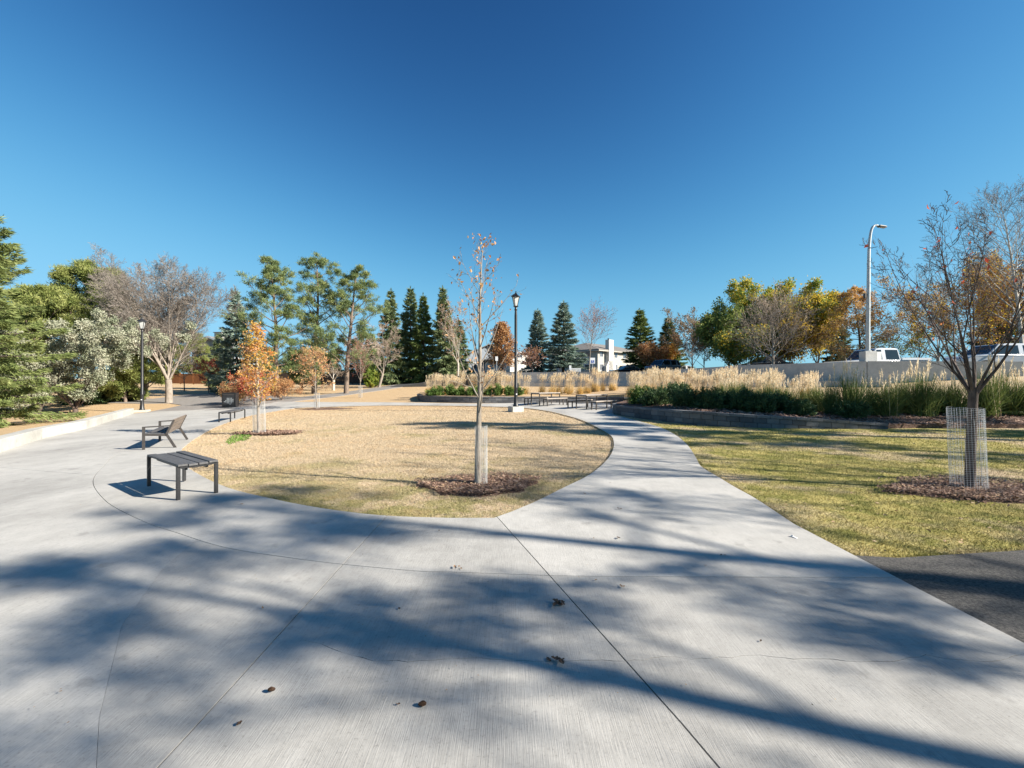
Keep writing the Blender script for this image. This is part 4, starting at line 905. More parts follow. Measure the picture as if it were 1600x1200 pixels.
# weeds near the bench
q = GP([(352, 690), (362, 680), (378, 677), (392, 680), (388, 686), (370, 689), (360, 693)]); w_ = scatter_in(q, 420, np.random.default_rng(5), pw=1.2)
blades_obj('weeds', w_, g, np.random.default_rng(6), 'small patch of bright green weeds in the dry lawn beside the orange leaved tree', 'weeds', .03, .07, .016, 1.0, 'bright_weed', -.03)
# ------------------------------------------------------------------ object materials
mat('black_metal', [(.012, .012, .013), (.022, .022, .024)], 6, .42, .1, 40, spec=.5)
mat('dark_bronze', [(.030, .026, .024), (.055, .048, .044)], 8, .5, .15, 50, spec=.5)
mat('bench_slat', [(.07, .068, .07), (.12, .118, .12)], 1.5, .6, .3, 30, stretch=(1, 12, 12), spec=.4)
mat('bench_slat_warm', [(.16, .13, .11), (.25, .21, .18)], 1.5, .6, .3, 30, stretch=(1, 12, 12), spec=.4)
mat('table_top', [(.34, .29, .24), (.48, .42, .36)], 2, .5, .2, 30, spec=.4)
mat('galvanised', [(.36, .39, .41), (.48, .51, .53)], 8, .5, metal=.25, spec=.5)
mat('wire', [(.50, .52, .54), (.70, .72, .74)], 8, .4, metal=.3, spec=.5)
mat('white_mesh', [(.62, .62, .60), (.80, .80, .78)], 8, .6, trans=.3)
mat('frosted', [(.55, .56, .55), (.7, .7, .68)], 4, .25, trans=.3)
mat('white_paint', [(.66, .66, .65), (.80, .80, .79)], 4, .35, spec=.5)
mat('car_white', [(.50, .52, .55), (.58, .60, .62)], 1, .25, coat=.8, spec=.5)
mat('car_blue', [(.10, .15, .19), (.13, .18, .22)], 1, .28, coat=.8, metal=.3, spec=.5)
mat('car_black', [(.010, .011, .014), (.016, .017, .02)], 1, .2, coat=.9, spec=.5)
mat('car_silver', [(.33, .35, .37), (.42, .44, .46)], 1, .28, coat=.7, metal=.4)
mat('car_glass', [(.010, .013, .016), (.02, .024, .028)], 1, .06, spec=.8)
mat('rubber', [(.014, .014, .014), (.03, .03, .03)], 8, .85)
mat('red_lens', [(.40, .012, .012), (.55, .02, .02)], 3, .2, spec=.6)
mat('stucco_cream', [(.36, .33, .28), (.46, .42, .36)], 2, .9, .3, 60)
mat('stucco_white', [(.48, .46, .42), (.58, .56, .52)], 2, .9, .3, 60)
mat('siding_blue', [(.25, .28, .31), (.33, .36, .39)], 2, .8)
mat('roof_grey', [(.13, .12, .11), (.24, .22, .20)], 8, .95, .5, 30)
mat('window_glass', [(.03, .04, .05), (.07, .08, .10)], 2, .08, spec=.8)
mat('cedar', [(.34, .13, .045), (.48, .20, .075)], 3, .85, .3, 20, stretch=(8, 8, 1))
mat('brown_board', [(.055, .038, .030), (.10, .07, .055)], 3, .85, .3, 20, stretch=(8, 8, 1))
mat('sign_white', [(.72, .73, .73), (.8, .8, .8)], 3, .4)
mat('sign_blue', [(.02, .07, .30), (.03, .09, .36)], 3, .4)
mat('cone_brown', [(.025, .014, .009), (.10, .055, .03)], 30, .9, .3, 60)
mat('dead_leaf', [(.06, .035, .022), (.15, .09, .055)], 20, .85, .2, 60)
mat('tan_leaf', [(.20, .12, .07), (.34, .22, .13)], 20, .85)

def V2(a): return np.array(a, float)
# ---- benches
def flat_bench(name, label, a, b, depth_dir, length, width, seat_h, mslat, nsl=4):
    """backless bench: a and b are the ends of its camera side"""
    a, b = V2(a), V2(b); u = (b-a)/np.linalg.norm(b-a); ang = math.atan2(u[1], u[0]); z = float(g(*a))
    t = thing(name, label, 'bench', (a[0], a[1], z), ang)
    sgn = 1 if depth_dir > 0 else -1; Wd = width*sgn; L = length
    for x in (.03, L-.03):
        for y in (.02*sgn, Wd-.02*sgn):
            MB().box((x, y, seat_h/2), (.042, .042, seat_h), bev=.004).done('leg', M['black_metal'], t)
        mb = MB(); n = 8; P = [(x, .02*sgn+(Wd-.04*sgn)*k/n, seat_h-.012-.018*math.sin(math.pi*k/n)) for k in range(n+1)]
        for p, q in zip(P, P[1:]): mb.bar(p, q, .042, .03)
        mb.done('end_rail', M['black_metal'], t)
    for y in (.25*Wd, .75*Wd): MB().box((L/2, y, seat_h-.055), (L-.12, .03, .03)).done('under_rail', M['black_metal'], t)
    w = (abs(Wd)-.004)/nsl
    for k in range(nsl):
        y = sgn*(w*(k+.5)+.002); dz = -.016*math.sin(math.pi*(k+.5)/nsl)
        MB().box((L/2, y, seat_h+.014+dz), (L+.02, w-.011, .026), rx=(.05 if k < nsl/2 else -.05)*(-sgn)*0, bev=.003).done('slat', M[mslat], t)
    return t
flat_bench('backless_bench', 'dark four slat backless bench nearest the camera on the sunny plaza', (-4.31, 5.60), (-5.36, 6.38), 1 if False else -1, 1.30, .47, .44, 'bench_slat')
P1 = G(341, 660); P3 = G(374.4, 652)
flat_bench('backless_bench', 'thin dark backless bench farthest from the camera before the litter bin', P1, P3, -1, 2.0, .44, .40, 'bench_slat')
# armchair bench seen from behind
Pf = G(224, 703); Pf2 = G(250.6, 689.5); u = (Pf2-Pf)/np.linalg.norm(Pf2-Pf); ang = math.atan2(u[1], u[0])
t = thing('backed_bench', 'dark bench with reclined slatted back and armrests facing away to the left', 'bench', (Pf[0], Pf[1], float(g(*Pf))), ang)
LB, sh, ah, dp = 1.75, .37, .54, .58   # x along the bench, -y towards its back
for x in (.02, LB-.02):
    MB().bar((x, 0, 0), (x, 0, ah), .05, .05).done('front_leg', M['dark_bronze'], t)
    MB().bar((x, -.60, 0), (x, -.42, sh-.02), .045, .05).done('rear_leg', M['dark_bronze'], t)
    MB().bar((x, -.02, ah-.01), (x, -.485, ah), .055, .025).done('armrest', M['dark_bronze'], t)
    MB().bar((x, 0, sh-.02), (x, -.43, sh-.05), .045, .045).done('seat_rail', M['dark_bronze'], t)
    MB().bar((x, -.415, sh-.06), (x, -.57, sh+.31), .045, .04).done('back_post', M['dark_bronze'], t)
for k in range(4):
    y = -.05-k*.098; MB().box((LB/2, y, sh-.008*k), (LB-.05, .088, .024), rx=-.05, bev=.003).done('seat_slat', M['bench_slat'], t)
for k in range(3):
    f = (k+.5)/3; y = -.415-.155*f; z = sh-.05+.37*f
    MB().box((LB/2, y-.005, z+.01), (LB-.05, .022, .118), rx=math.atan2(.155, .37), bev=.003).done('back_slat', M['bench_slat_warm'], t)

# ---- picnic tables and their benches
def slab_table(name, label, cat, c, ang, L, Wd, H, z, top, group=None):
    t = thing(name, label, cat, (c[0], c[1], z), ang, group)
    n = 3 if Wd > .5 else 2
    for k in range(n):
        w = Wd/n; MB().box((0, -Wd/2+w*(k+.5), H-.02), (L, w-.012, .035), bev=.003).done('board', M[top], t)
    for sx in (-1, 1):
        for sy in (-1, 1): MB().box((sx*(L/2-.04), sy*(Wd/2-.03), (H-.04)/2), (.05, .05, H-.04)).done('leg', M['dark_bronze'], t)
        MB().box((sx*(L/2-.04), 0, H-.06), (.05, Wd-.1, .045)).done('end_rail', M['dark_bronze'], t)
    for sy in (-1, 1): MB().box((0, sy*(Wd/2-.03), H-.06), (L-.13, .04, .04)).done('side_rail', M['dark_bronze'], t)
    return t
for i, (px, py) in enumerate([(830.6, 633.6), (901, 638.8)]):
    q = G(px, py); an = math.radians(42); e1 = np.array([math.cos(an), math.sin(an)]); e2 = np.array([e1[1], -e1[0]])
    c = q+e1*.88+e2*.33; z = float(g(*c)); s = ['left', 'right'][i]
    slab_table('picnic_table', f'{["light topped picnic table nearer the lamp post", "light topped picnic table nearer the tapering block wall"][i]} on the paved area', 'picnic table', c, an, 1.85, .75, .76, z, 'table_top', 'picnic tables')
    for sg, lab in ((1, 'front'), (-1, 'rear')):
        cc = c+e2*.80*sg; nm = f'low slatted bench on the {"near" if sg > 0 else "far"} side of the picnic table {["beside the lamp post", "beside the tapering block wall"][i]}'
        slab_table('picnic_bench', nm, 'bench', cc, an, 1.8, .36, .45, z, 'table_top', 'picnic benches')

# ---- lantern lamp posts
def lantern_post(label, px, py, ytop, foot_h, foot_w):
    q = G(px, py); z = float(g(*q)); H = EYE+(HY-ytop)*q[1]/FOC-z
    t = thing('lamp_post', label, 'lamp post', (q[0], q[1], z), .4); k = H/5.4
    MB().box((0, 0, foot_h/2-.05), (foot_w, foot_w, foot_h+.1), bev=.02).done('footing', M['cast_concrete'], t)
    b = foot_h; hb = H-.80*k
    MB().lathe([(.14, b), (.14, b+.05), (.115, b+.09), (.105, b+.30), (.095, b+.34), (.085, b+.9), (.095, b+.93), (.08, b+.97), (.07, hb-.25), (.055, hb)], 16).done('pole', M['black_metal'], t, smooth=True)
    MB().box((.09, 0, b+1.05), (.10, .10, .22), bev=.01).done('outlet_box', M['black_metal'], t)
    MB().box((0, -.096, b+.62), (.06, .004, .05)).done('sticker', M['sign_white'], t)
    MB().lathe([(.055, 0), (.09, .03), (.06, .07), (.06, .16), (.12, .20), (.14, .22)], 12, (0, 0, hb)).done('collar', M['black_metal'], t, smooth=True)
    lz = hb+.22; lh = .42*k; fr = thing('lantern', None, None); fr.parent = t
    ob = MB()
    for i in range(4):
        a = math.pi/4+i*math.pi/2; ob.bar((.09*math.cos(a), .09*math.sin(a), lz), (.19*math.cos(a), .19*math.sin(a), lz+lh), .02, .02)
    for r_, zz_ in ((.09, lz), (.19, lz+lh)):
        for i in range(4):
            a = math.pi/4+i*math.pi/2; a2 = a+math.pi/2; ob.bar((r_*math.cos(a), r_*math.sin(a), zz_), (r_*math.cos(a2), r_*math.sin(a2), zz_), .022, .022)
    bpy.data.objects.remove(fr); fr = ob.done('lantern', M['black_metal'], t)
    for i in range(4):
        a = math.pi/4+i*math.pi/2; a2 = a+math.pi/2; c = [(.085*math.cos(a), .085*math.sin(a), lz+.012), (.085*math.cos(a2), .085*math.sin(a2), lz+.012), (.18*math.cos(a2), .18*math.sin(a2), lz+lh-.012), (.18*math.cos(a), .18*math.sin(a), lz+lh-.012)]
        MB().face(c).done('pane', M['frosted'], fr)
    MB().lathe([(.27, 0), (.25, .03), (.12, .12), (.07, .15), (.06, .20), (.02, .22), (.03, .26), (.01, .30)], 4, (0, 0, lz+lh)).done('lantern_roof', M['black_metal'], t, rz=math.pi/4*0)
    return t
lantern_post('black lantern lamp post with square footing behind the middle lawn beside the picnic tables', 806, 642, 458, .22, .62)
lantern_post('black lantern lamp post standing left before the big bare elm', 222, 642.5, 498, .08, .66)

# ---- litter bin
q = G(360, 636); z = float(g(*q))
t = thing('litter_bin', 'dark grey boxy litter bin beside the red shrub at the plaza edge', 'litter bin', (q[0], q[1], z), math.radians(14))
w, d_, h_ = .74, .55, .90
MB().box((0, 0, .06), (w-.08, d_-.08, .12)).done('plinth', M['black_metal'], t)
MB().box((0, 0, .50), (w-.05, d_-.05, .76), bev=.01).done('body', M['dark_bronze'], t)
for s in (-1, 1): MB().box((s*w/2, 0, h_/2), (.045, d_, h_), bev=.006).done('side_panel', M['black_metal'], t)
MB().box((0, 0, h_), (w+.05, d_+.02, .04), bev=.006).done('lid', M['black_metal'], t)
fr = MB().box((0, -d_/2-.0, .47), (w-.12, .02, .66)).done('front_panel', M['black_metal'], t)
r = random.Random(2); mb = MB()
for i in range(7):
    for j in range(8):
        x = -.24+.08*i; zz = .2+.075*j
        if (x-.06)**2+(zz-.42)**2 < .05 or r.random() < .25: mb.box((x, -d_/2-.013, zz), (.045, .006, .035), ry=r.uniform(-.5, .5))
tag(mb.done('cut_out', M['galvanised'], fr), kind='stuff')

# ---- wire guards round the young trees
def guard(label, c, r, H, m, nv, nh, tw, lean=0., group=None):
    z = float(g(*c)); t = thing('tree_guard', label, 'tree guard', (c[0], c[1], z+.02)); rng = np.random.default_rng(int(r*1000))
    a = np.linspace(0, 2*np.pi, nv, endpoint=False); P = np.zeros((nv, 4, 3))
    for k, f in enumerate(np.linspace(0, 1, 4)): P[:, k] = np.column_stack([r*np.cos(a)+lean*f*H, r*np.sin(a), np.full(nv, f*H)])
    P += rng.normal(0, .004, P.shape)
    n2 = 28; hh = np.linspace(.0, H, nh); A = np.linspace(0, 2*np.pi, n2); Q = np.zeros((nh, n2, 3))
    for k in range(nh): Q[k] = np.column_stack([r*np.cos(A)+lean*hh[k], r*np.sin(A), np.full(n2, hh[k])])
    Q += np.sin(A*3+hh[:, None]*2)[..., None]*.006
    V, F = tubes([(dict(p=P, r=np.full((nv, 4), tw)), 3), (dict(p=Q, r=np.full((nh, n2), tw)), 3)])
    o = tag(link('wire_mesh', mesh(V, [F], M[m]), t), kind='stuff'); 
    # the overlapping seam of the mesh roll
    MB().cyl((r, 0, 0), (r+lean*H, 0, H), tw*2.2, n=5).done('seam_wire', M[m], t)
    return t
guard('square mesh wire guard round the trunk of the multi stemmed tree', tR+np.array([-.02, 0]), .185, 1.10, 'wire', 36, 46, .0013, -.05)
guard('pale plastic mesh guard round the slender tree in the middle lawn', tC+np.array([.045, .0]), .085, .83, 'white_mesh', 26, 46, .0013, 0)
guard('pale mesh guard round the orange leaved young tree', tL+np.array([.03, 0]), .17, 1.05, 'white_mesh', 26, 30, .0022, -.02)
guard('pale mesh guard round the small salmon leaved tree', tB+np.array([.0, 0]), .16, .9, 'white_mesh', 20, 20, .0025, 0)
guard('pale mesh guard round the tiny reddish sapling', tS+np.array([.0, 0]), .15, .9, 'white_mesh', 20, 20, .0025, 0)

# ---- fallen cones and leaves on the concrete
def cone(px, py, s, label):
    q = G(px, py); r = random.Random(int(px)); mb = MB(); t = thing('pine_cone', label, 'pine cone', (q[0], q[1], .0), r.uniform(0, 6))
    prof = [(.002, -s), (.35*s, -.8*s), (.5*s, -.3*s), (.48*s, .1*s), (.3*s, .6*s), (.05*s, .95*s)]
    mb.lathe(prof, 10); bmesh.ops.transform(mb.bm, matrix=Matrix.Translation((0, 0, .5*s)) @ Matrix.Rotation(math.radians(86), 4, 'Y'), verts=mb.bm.verts)
    mb.done('core', M['cone_brown'], t); k = 0; sc = MB()
    for i in range(11):
        zz = -.8*s+1.5*s*i/10; rr_ = .62*s*math.sin(math.pi*(i+1.6)/13.5)
        for j in range(9):
            a = j*2*math.pi/9+i*.35; sc.bar((zz, .6*rr_*math.cos(a), .5*s+.6*rr_*math.sin(a)), (zz+.16*s, rr_*math.cos(a), max(.006, .5*s+rr_*math.sin(a))), .20*s, .05*s)
    tag(sc.done('scales', M['cone_brown'], t), kind='stuff')
cone(660, 1104, .020, 'small brown pine cone with its own shadow nearest the bottom edge'); cone(424, 1082, .018, 'small dark pine cone in the shade at the lower left of the plaza')
def litter(px, py, w, n, m, name, label, cat):
    q = G(px, py); rng = np.random.default_rng(int(px+py)); t = thing(name, label, cat, (q[0], q[1], float(g(*q))))
    V = []; F = []; nn = 0
    for k in range(n):
        c = np.array([rng.normal(0, w*.30), rng.normal(0, w*.22), 0]); L = w*rng.uniform(.45, .8); a = rng.uniform(0, 6.28); cu = rng.uniform(.25, .6)
        A = np.array([math.cos(a), math.sin(a), 0]); B = np.array([-A[1], A[0], 0]); m_ = 7
        pr = [(0, .04), (.14, .35), (.3, .22), (.5, .62), (.66, .36), (.82, .42), (1, .02)]
        for t_, wd in pr:
            for s in (-1, 0, 1): V.append(c+A*(t_-.5)*L+B*s*wd*L*.55+np.array([0, 0, .006+.02*k/n*w/.1+cu*L*.35*(s*s)*wd+abs(t_-.5)**2*L*cu*.7+rng.uniform(0, .004)]))
        for i in range(m_-1):
            for s in (0, 1): b = nn+i*3+s; F.append((b, b+1, b+4, b+3))
        nn += m_*3
    link('leaf_blade', mesh(np.array(V), [np.array(F)], M[m], smooth=False), t)
for px, py, w, n, m, lab in [(870, 946, .085, 5, 'dead_leaf', 'dark curled leaf cluster by the diagonal joint in the plaza'), (866, 1036, .075, 5, 'dead_leaf', 'dark curled leaf clump lying on the long crack'), (966, 842, .06, 2, 'dead_leaf', 'brown curled leaf on the path just above the horizontal joint'),
      (1130, 869, .05, 2, 'dead_leaf', 'small grey brown leaf on the right part of the walkway'), (971, 917, .05, 2, 'tan_leaf', 'small tan leaf just below the horizontal joint'), (716, 889, .06, 3, 'tan_leaf', 'pale flattened leaf beside the curved joint'),
      (928, 842, .04, 1, 'tan_leaf', 'faint tan leaf left of the brown curled leaf'), (969, 796, .06, 2, 'dead_leaf', 'dark leaf on the path beside the lawn corner'), (914, 772, .05, 2, 'tan_leaf', 'tan leaf on the path near the lawn edge'),
      (686, 830, .035, 1, 'dead_leaf', 'tiny dark leaf just below the lawn edge'), (1102, 885, .035, 1, 'tan_leaf', 'tiny tan leaf right of the path middle'), (929, 907, .03, 1, 'tan_leaf', 'tiny tan speck of leaf near the horizontal joint'),
      (415, 951, .035, 1, 'tan_leaf', 'tiny tan leaf in the dappled left plaza'), (380, 788, .06, 1, 'tan_leaf', 'tan leaf on the sunny concrete beside the nearest bench'), (620, 952, .035, 1, 'dead_leaf', 'tiny dark leaf in the deep shade of the plaza'),
      (375, 1134, .04, 2, 'dead_leaf', 'dark leaf scrap at the lower plaza left of the pine cone'), (620, 1102, .025, 1, 'dead_leaf', 'tiny dark scrap left of the pine cone'), (1190, 1002, .03, 1, 'dead_leaf', 'tiny dark leaf above the crack on the right'), (952, 755, .04, 1, 'dead_leaf', 'small dark leaf on the path beside the lawn'), (1003, 800, .04, 1, 'tan_leaf', 'small tan leaf in the middle of the walkway'), (1305, 728, .11, 4, 'dead_leaf', 'dark leaf clump lying on the right lawn')]:
    litter(px, py, w, n, m, 'fallen_leaf', lab, 'leaf')
q = G(1241, 840); t = thing('paper_scrap', 'small white paper scrap on the concrete near the right lawn', 'litter', (q[0], q[1], float(g(*q))+.006), .5)
mb = MB(); mb.box((0, 0, 0), (.02, .055, .003), rx=.12); mb.box((.006, .02, .006), (.018, .02, .003), ry=.5); mb.done('scrap', M['sign_white'], t)

# ---- vehicles behind the retaining wall
def car(name, label, cat, loc, rz, L, Wd, H, kind, paint, group=None):
    t = thing(name, label, cat, loc, rz, group); wr = .33 if kind != 'pickup' else .39; gc = .22; belt = H*.60 if kind != 'sedan' else H*.63
    if kind == 'pickup': low = [(-.5*L, .5), (-.5*L, 1.0*.98), (-.46*L, 1.06), (-.20*L, 1.12), (.5*L, 1.12), (.5*L, .5), (.46*L, .42), (-.47*L, .40)]; cab = [(-.22*L, 1.10), (-.115*L, H-.04), (-.06*L, H), (.10*L, H), (.135*L, H-.05), (.15*L, 1.10)]
    elif kind == 'sedan': low = [(-.5*L, .45), (-.5*L, .68), (-.44*L, .80), (-.22*L, belt), (.34*L, belt+.02), (.48*L, belt-.02), (.5*L, .65), (.5*L, .35), (-.47*L, .28)]; cab = [(-.23*L, belt-.02), (-.07*L, H-.03), (.02*L, H), (.14*L, H-.02), (.34*L, belt)]
    else: low = [(-.5*L, .45), (-.5*L, .80), (-.45*L, .95), (-.27*L, belt), (.46*L, belt), (.49*L, belt-.08), (.5*L, .5), (.48*L, .33), (-.47*L, .28)]; cab = [(-.29*L, belt-.02), (-.14*L, H-.04), (-.04*L, H), (.34*L, H-.02), (.41*L, H-.07), (.47*L, belt)]
    bd = MB(); bm = bd.bm
    bd.side(low, -Wd/2, Wd/2)
    for v in bm.verts:
        if v.co.z < .6: v.co.y *= .95
        if abs(v.co.x) > .47*L: v.co.y *= .86
    o = bd.done('body', M[paint], t, smooth=True, bevel=.06)
    gb = MB(); gb.side(cab, -Wd/2+.05, Wd/2-.05)
    for v in gb.bm.verts: f = (v.co.z-belt)/(H-belt) if H > belt else 0; v.co.y *= 1-.17*max(0, f)
    gb.done('cabin', M[paint], t, smooth=True, bevel=.045)
    # side windows and screens follow the slanted cabin faces
    def wy(z): return (Wd/2-.05)*(1-.17*max(0, (z-belt)/(H-belt)))+.008
    cx0, cx1 = cab[0][0], cab[-1][0]; zb, zt = cab[0][1]+.06, H-.12
    def xa(z):  # front edge of the cabin at height z
        P = cab[:2]; return np.interp(z, [P[0][1], P[1][1]], [P[0][0], P[1][0]])
    def xb(z): P = cab[-2:][::-1]; return np.interp(z, [P[0][1], P[1][1]], [P[0][0], P[1][0]])
    mid = (xa(zb)+xb(zb))/2-.05
    cutsx = [(xa, lambda z: mid-.04), (lambda z: mid+.04, (lambda z: xb(z)) if kind != 'suv' else (lambda z: mid+1.0))]
    if kind == 'suv': cutsx.append((lambda z: mid+1.1, xb))
    for fa, fb in cutsx:
        for s in (-1, 1):
            q4 = [(fa(zb)+.10, s*wy(zb), zb), (fb(zb)-.10, s*wy(zb), zb), (fb(zt)-.08, s*wy(zt), zt), (fa(zt)+.10, s*wy(zt), zt)]
            if q4[1][0]-q4[0][0] < .15: continue
            MB().face(q4).done('window', M['car_glass'], t)
    for (A, B), nm in (((cab[0], cab[1]), 'windscreen'), ((cab[-1], cab[-2]), 'rear_window')):
        A, B = np.array(A), np.array(B); d = B-A; nrm = np.array([d[1], -d[0]]); nrm = nrm/np.linalg.norm(nrm)
        if (nm == 'windscreen' and nrm[0] > 0) or (nm == 'rear_window' and nrm[0] < 0): nrm = -nrm
        a_, b_ = A+d*.12+nrm*.012, A+d*.9+nrm*.012; MB().face([(a_[0], -wy(a_[1])+.1, a_[1]), (a_[0], wy(a_[1])-.1, a_[1]), (b_[0], wy(b_[1])-.1, b_[1]), (b_[0], -wy(b_[1])+.1, b_[1])]).done(nm, M['car_glass'], t)
    for sx in (-.32, .30):
        for s in (-1, 1):
            y = s*(Wd/2-.10); wl_ = MB().cyl((sx*L, y-.11, wr), (sx*L, y+.11, wr), wr, n=20).done('wheel', M['rubber'], t, smooth=True)
            MB().cyl((sx*L, y+s*.10, wr), (sx*L, y+s*.125, wr), wr*.62, n=14).done('rim', M['galvanised'], wl_)
    for s in (-1, 1):
        MB().box((-.488*L, s*Wd*.33, .72 if kind != 'pickup' else .88), (.05, .34, .13), bev=.02).done('headlight', M['frosted'], t)
        MB().box((.492*L, s*Wd*.41, .80 if kind != 'pickup' else .98), (.06, .16, .20 if kind != 'suv' else .3), bev=.02).done('tail_light', M['red_lens'], t)
        MB().box((xa(zb)+.28, s*(wy(zb)+.10), zb+.07), (.10, .18, .12), bev=.03).done('side_mirror', M[paint], t)
    MB().box((-.497*L, 0, .45), (.08, Wd*.8, .16), bev=.03).done('bumper', M['black_metal'], t)
    if kind == 'pickup':
        mb = MB(); mb.box((.325*L, 0, 1.10), (.31*L, Wd-.32, .06)); mb.done('bed_floor', M['rubber'], t)
        for s in (-1, 1): MB().box((.325*L, s*(Wd/2-.08), 1.18), (.34*L, .10, .16), bev=.02).done('bed_rail', M[paint], t)
    return t
def zc(x, y): return float(terr(x, y))
x = at(1367, 28.2); car('pickup_truck', 'white pickup truck parked behind the wall beside the tall street light', 'pickup truck', (x, 28.2, EYE+(HY-545)*28.2/FOC-1.88), math.radians(4), 5.9, 1.95, 1.88, 'pickup', 'car_white')
x = at(1560, 26.5); car('parked_car', 'white car parked at the right behind the multi stemmed tree', 'car', (x, 26.5, EYE+(HY-538)*26.5/FOC-1.66), math.radians(-4), 5.0, 1.9, 1.66, 'suv', 'car_white')
x = at(980, 58); car('parked_car', 'black low car parked before the cream apartment block', 'car', (x, 58, EYE+(HY-571)*58/FOC-1.42), math.radians(12), 4.7, 1.8, 1.42, 'sedan', 'car_black')
x = at(1036, 54); car('parked_car', 'blue grey tall vehicle with dark windows right of the black car', 'car', (x, 54, EYE+(HY-562)*54/FOC-1.75), math.radians(28), 4.6, 1.9, 1.75, 'suv', 'car_blue')
x = at(1066, 62); car('parked_car', 'silver car half hidden behind the blue grey vehicle', 'car', (x, 62, EYE+(HY-571)*62/FOC-1.5), math.radians(10), 4.5, 1.8, 1.5, 'sedan', 'car_silver')
x = at(1196, 41); car('parked_car', 'black car parked behind the bare grey tree', 'car', (x, 41, EYE+(HY-557)*41/FOC-1.5), math.radians(10), 4.6, 1.8, 1.5, 'sedan', 'car_black')

# ---- tall street light with its square base
D = 26.2; X = at(1356, D); zb = 2.0
t = thing('street_light', 'tall galvanised street light with curved top above the white pickup', 'street light', (X, D, zb))
zt = EYE+(HY-352)*D/FOC-zb; z0 = EYE+(HY-549)*D/FOC-zb
MB().box((0, 0, z0/2), (.70, .5, z0), bev=.02).done('base_box', M['grey_wall'], t)
MB().box((.60, .0, z0/2-.02), (.30, .22, z0-.02), bev=.02).done('utility_box', M['white_paint'], t)
pts = [(0, z0-.02), (.01, z0+1.5), (.03, z0+3), (.06, zt-1.9), (.09, zt-1.2), (.15, zt-.6), (.24, zt-.22), (.36, zt-.05), (.48, zt), (.60, zt-.02)]
P = np.array([[(x_, 0, z_) for x_, z_ in smooth_line(pts, 4)]]); R_ = np.interp(P[0, :, 2], [z0, zt], [.125, .07])[None]; R_[0, -9:] = .058
Vt, Ft = tubes([(dict(p=P, r=R_), 10)]); link('pole', mesh(Vt, [Ft], M['galvanised'], smooth=True), t)
MB().lathe([(.19, 0), (.19, .04), (.15, .05)], 12, (0, 0, z0)).done('flange', M['galvanised'], t)
hd = MB(); hd.box((.85, 0, zt-.07), (.50, .30, .10), ry=.16, bev=.03, taper=.8); hd = hd.done('lamp_head', M['dark_bronze'], t)
MB().box((.87, 0, zt-.128), (.36, .2, .02), ry=.16).done('lens', M['frosted'], hd)
MB().box((-.17, 0, z0+3.35), (.14, .14, .30), bev=.02).done('control_box', M['dark_bronze'], t)
MB().box((-.15, 0, z0+2.95), (.16, .05, .05)).done('bracket', M['galvanised'], t)

# ---- signs
def sign(name, label, px, ytop, D, w, h, m, extra=None, zfoot=None):
    X = at(px, D); z = zc(X, D); zt = EYE+(HY-ytop)*D/FOC; t = thing(name, label, 'sign', (X, D, z))
    MB().cyl((0, .03, 0), (0, .03, zt-z), .03, n=8).done('post', M['galvanised'], t)
    b = MB().box((0, 0, zt-z-h/2), (w, .02, h)).done('sign_board', M[m], t)
    if extra: extra(t, b, zt-z-h/2)
def wheelchair(t, b, zc_):
    MB().box((0, -.012, zc_-.12), (.36, .004, .34)).done('blue_square', M['sign_blue'], b)
    mb = MB(); mb.cyl((0, -.016, zc_), (0, -.020, zc_), .035, n=10); mb.bar((0, -.018, zc_-.04), (.0, -.018, zc_-.16), .006, .04); mb.bar((0, -.018, zc_-.16), (.09, -.018, zc_-.16), .006, .035)
    mb.bar((.09, -.018, zc_-.16), (.12, -.018, zc_-.25), .006, .035)
    for k in range(7):
        a, c = math.radians(120+k*32), math.radians(120+(k+1)*32); mb.bar((.09*math.cos(a)-.01, -.018, zc_-.19+.09*math.sin(a)), (.09*math.cos(c)-.01, -.018, zc_-.19+.09*math.sin(c)), .006, .02)
    mb.done('wheelchair_symbol', M['sign_white'], b)
sign('parking_sign', 'white accessible parking sign on a post before the apartment block', 926, 559, 50, .55, .68, 'sign_white', wheelchair)
sign('small_sign', 'small white sign on a thin post left of the middle lamp post', 776, 557, 50, .30, .50, 'sign_white')
sign('small_sign', 'small white post sign left of the parking sign', 891, 571, 50, .25, .5, 'sign_white')
X = at(899, 50); t = thing('white_barrier', 'low white slatted barrier beside the post sign before the apartments', 'barrier', (X, 50, zc(X, 50)))
for k in range(3): MB().box((0, 0, .15+.14*k), (1.25, .04, .09)).done('rail', M['white_paint'], t)
for s in (-1, 1): MB().box((s*.55, .04, .25), (.06, .04, .5)).done('post', M['white_paint'], t)

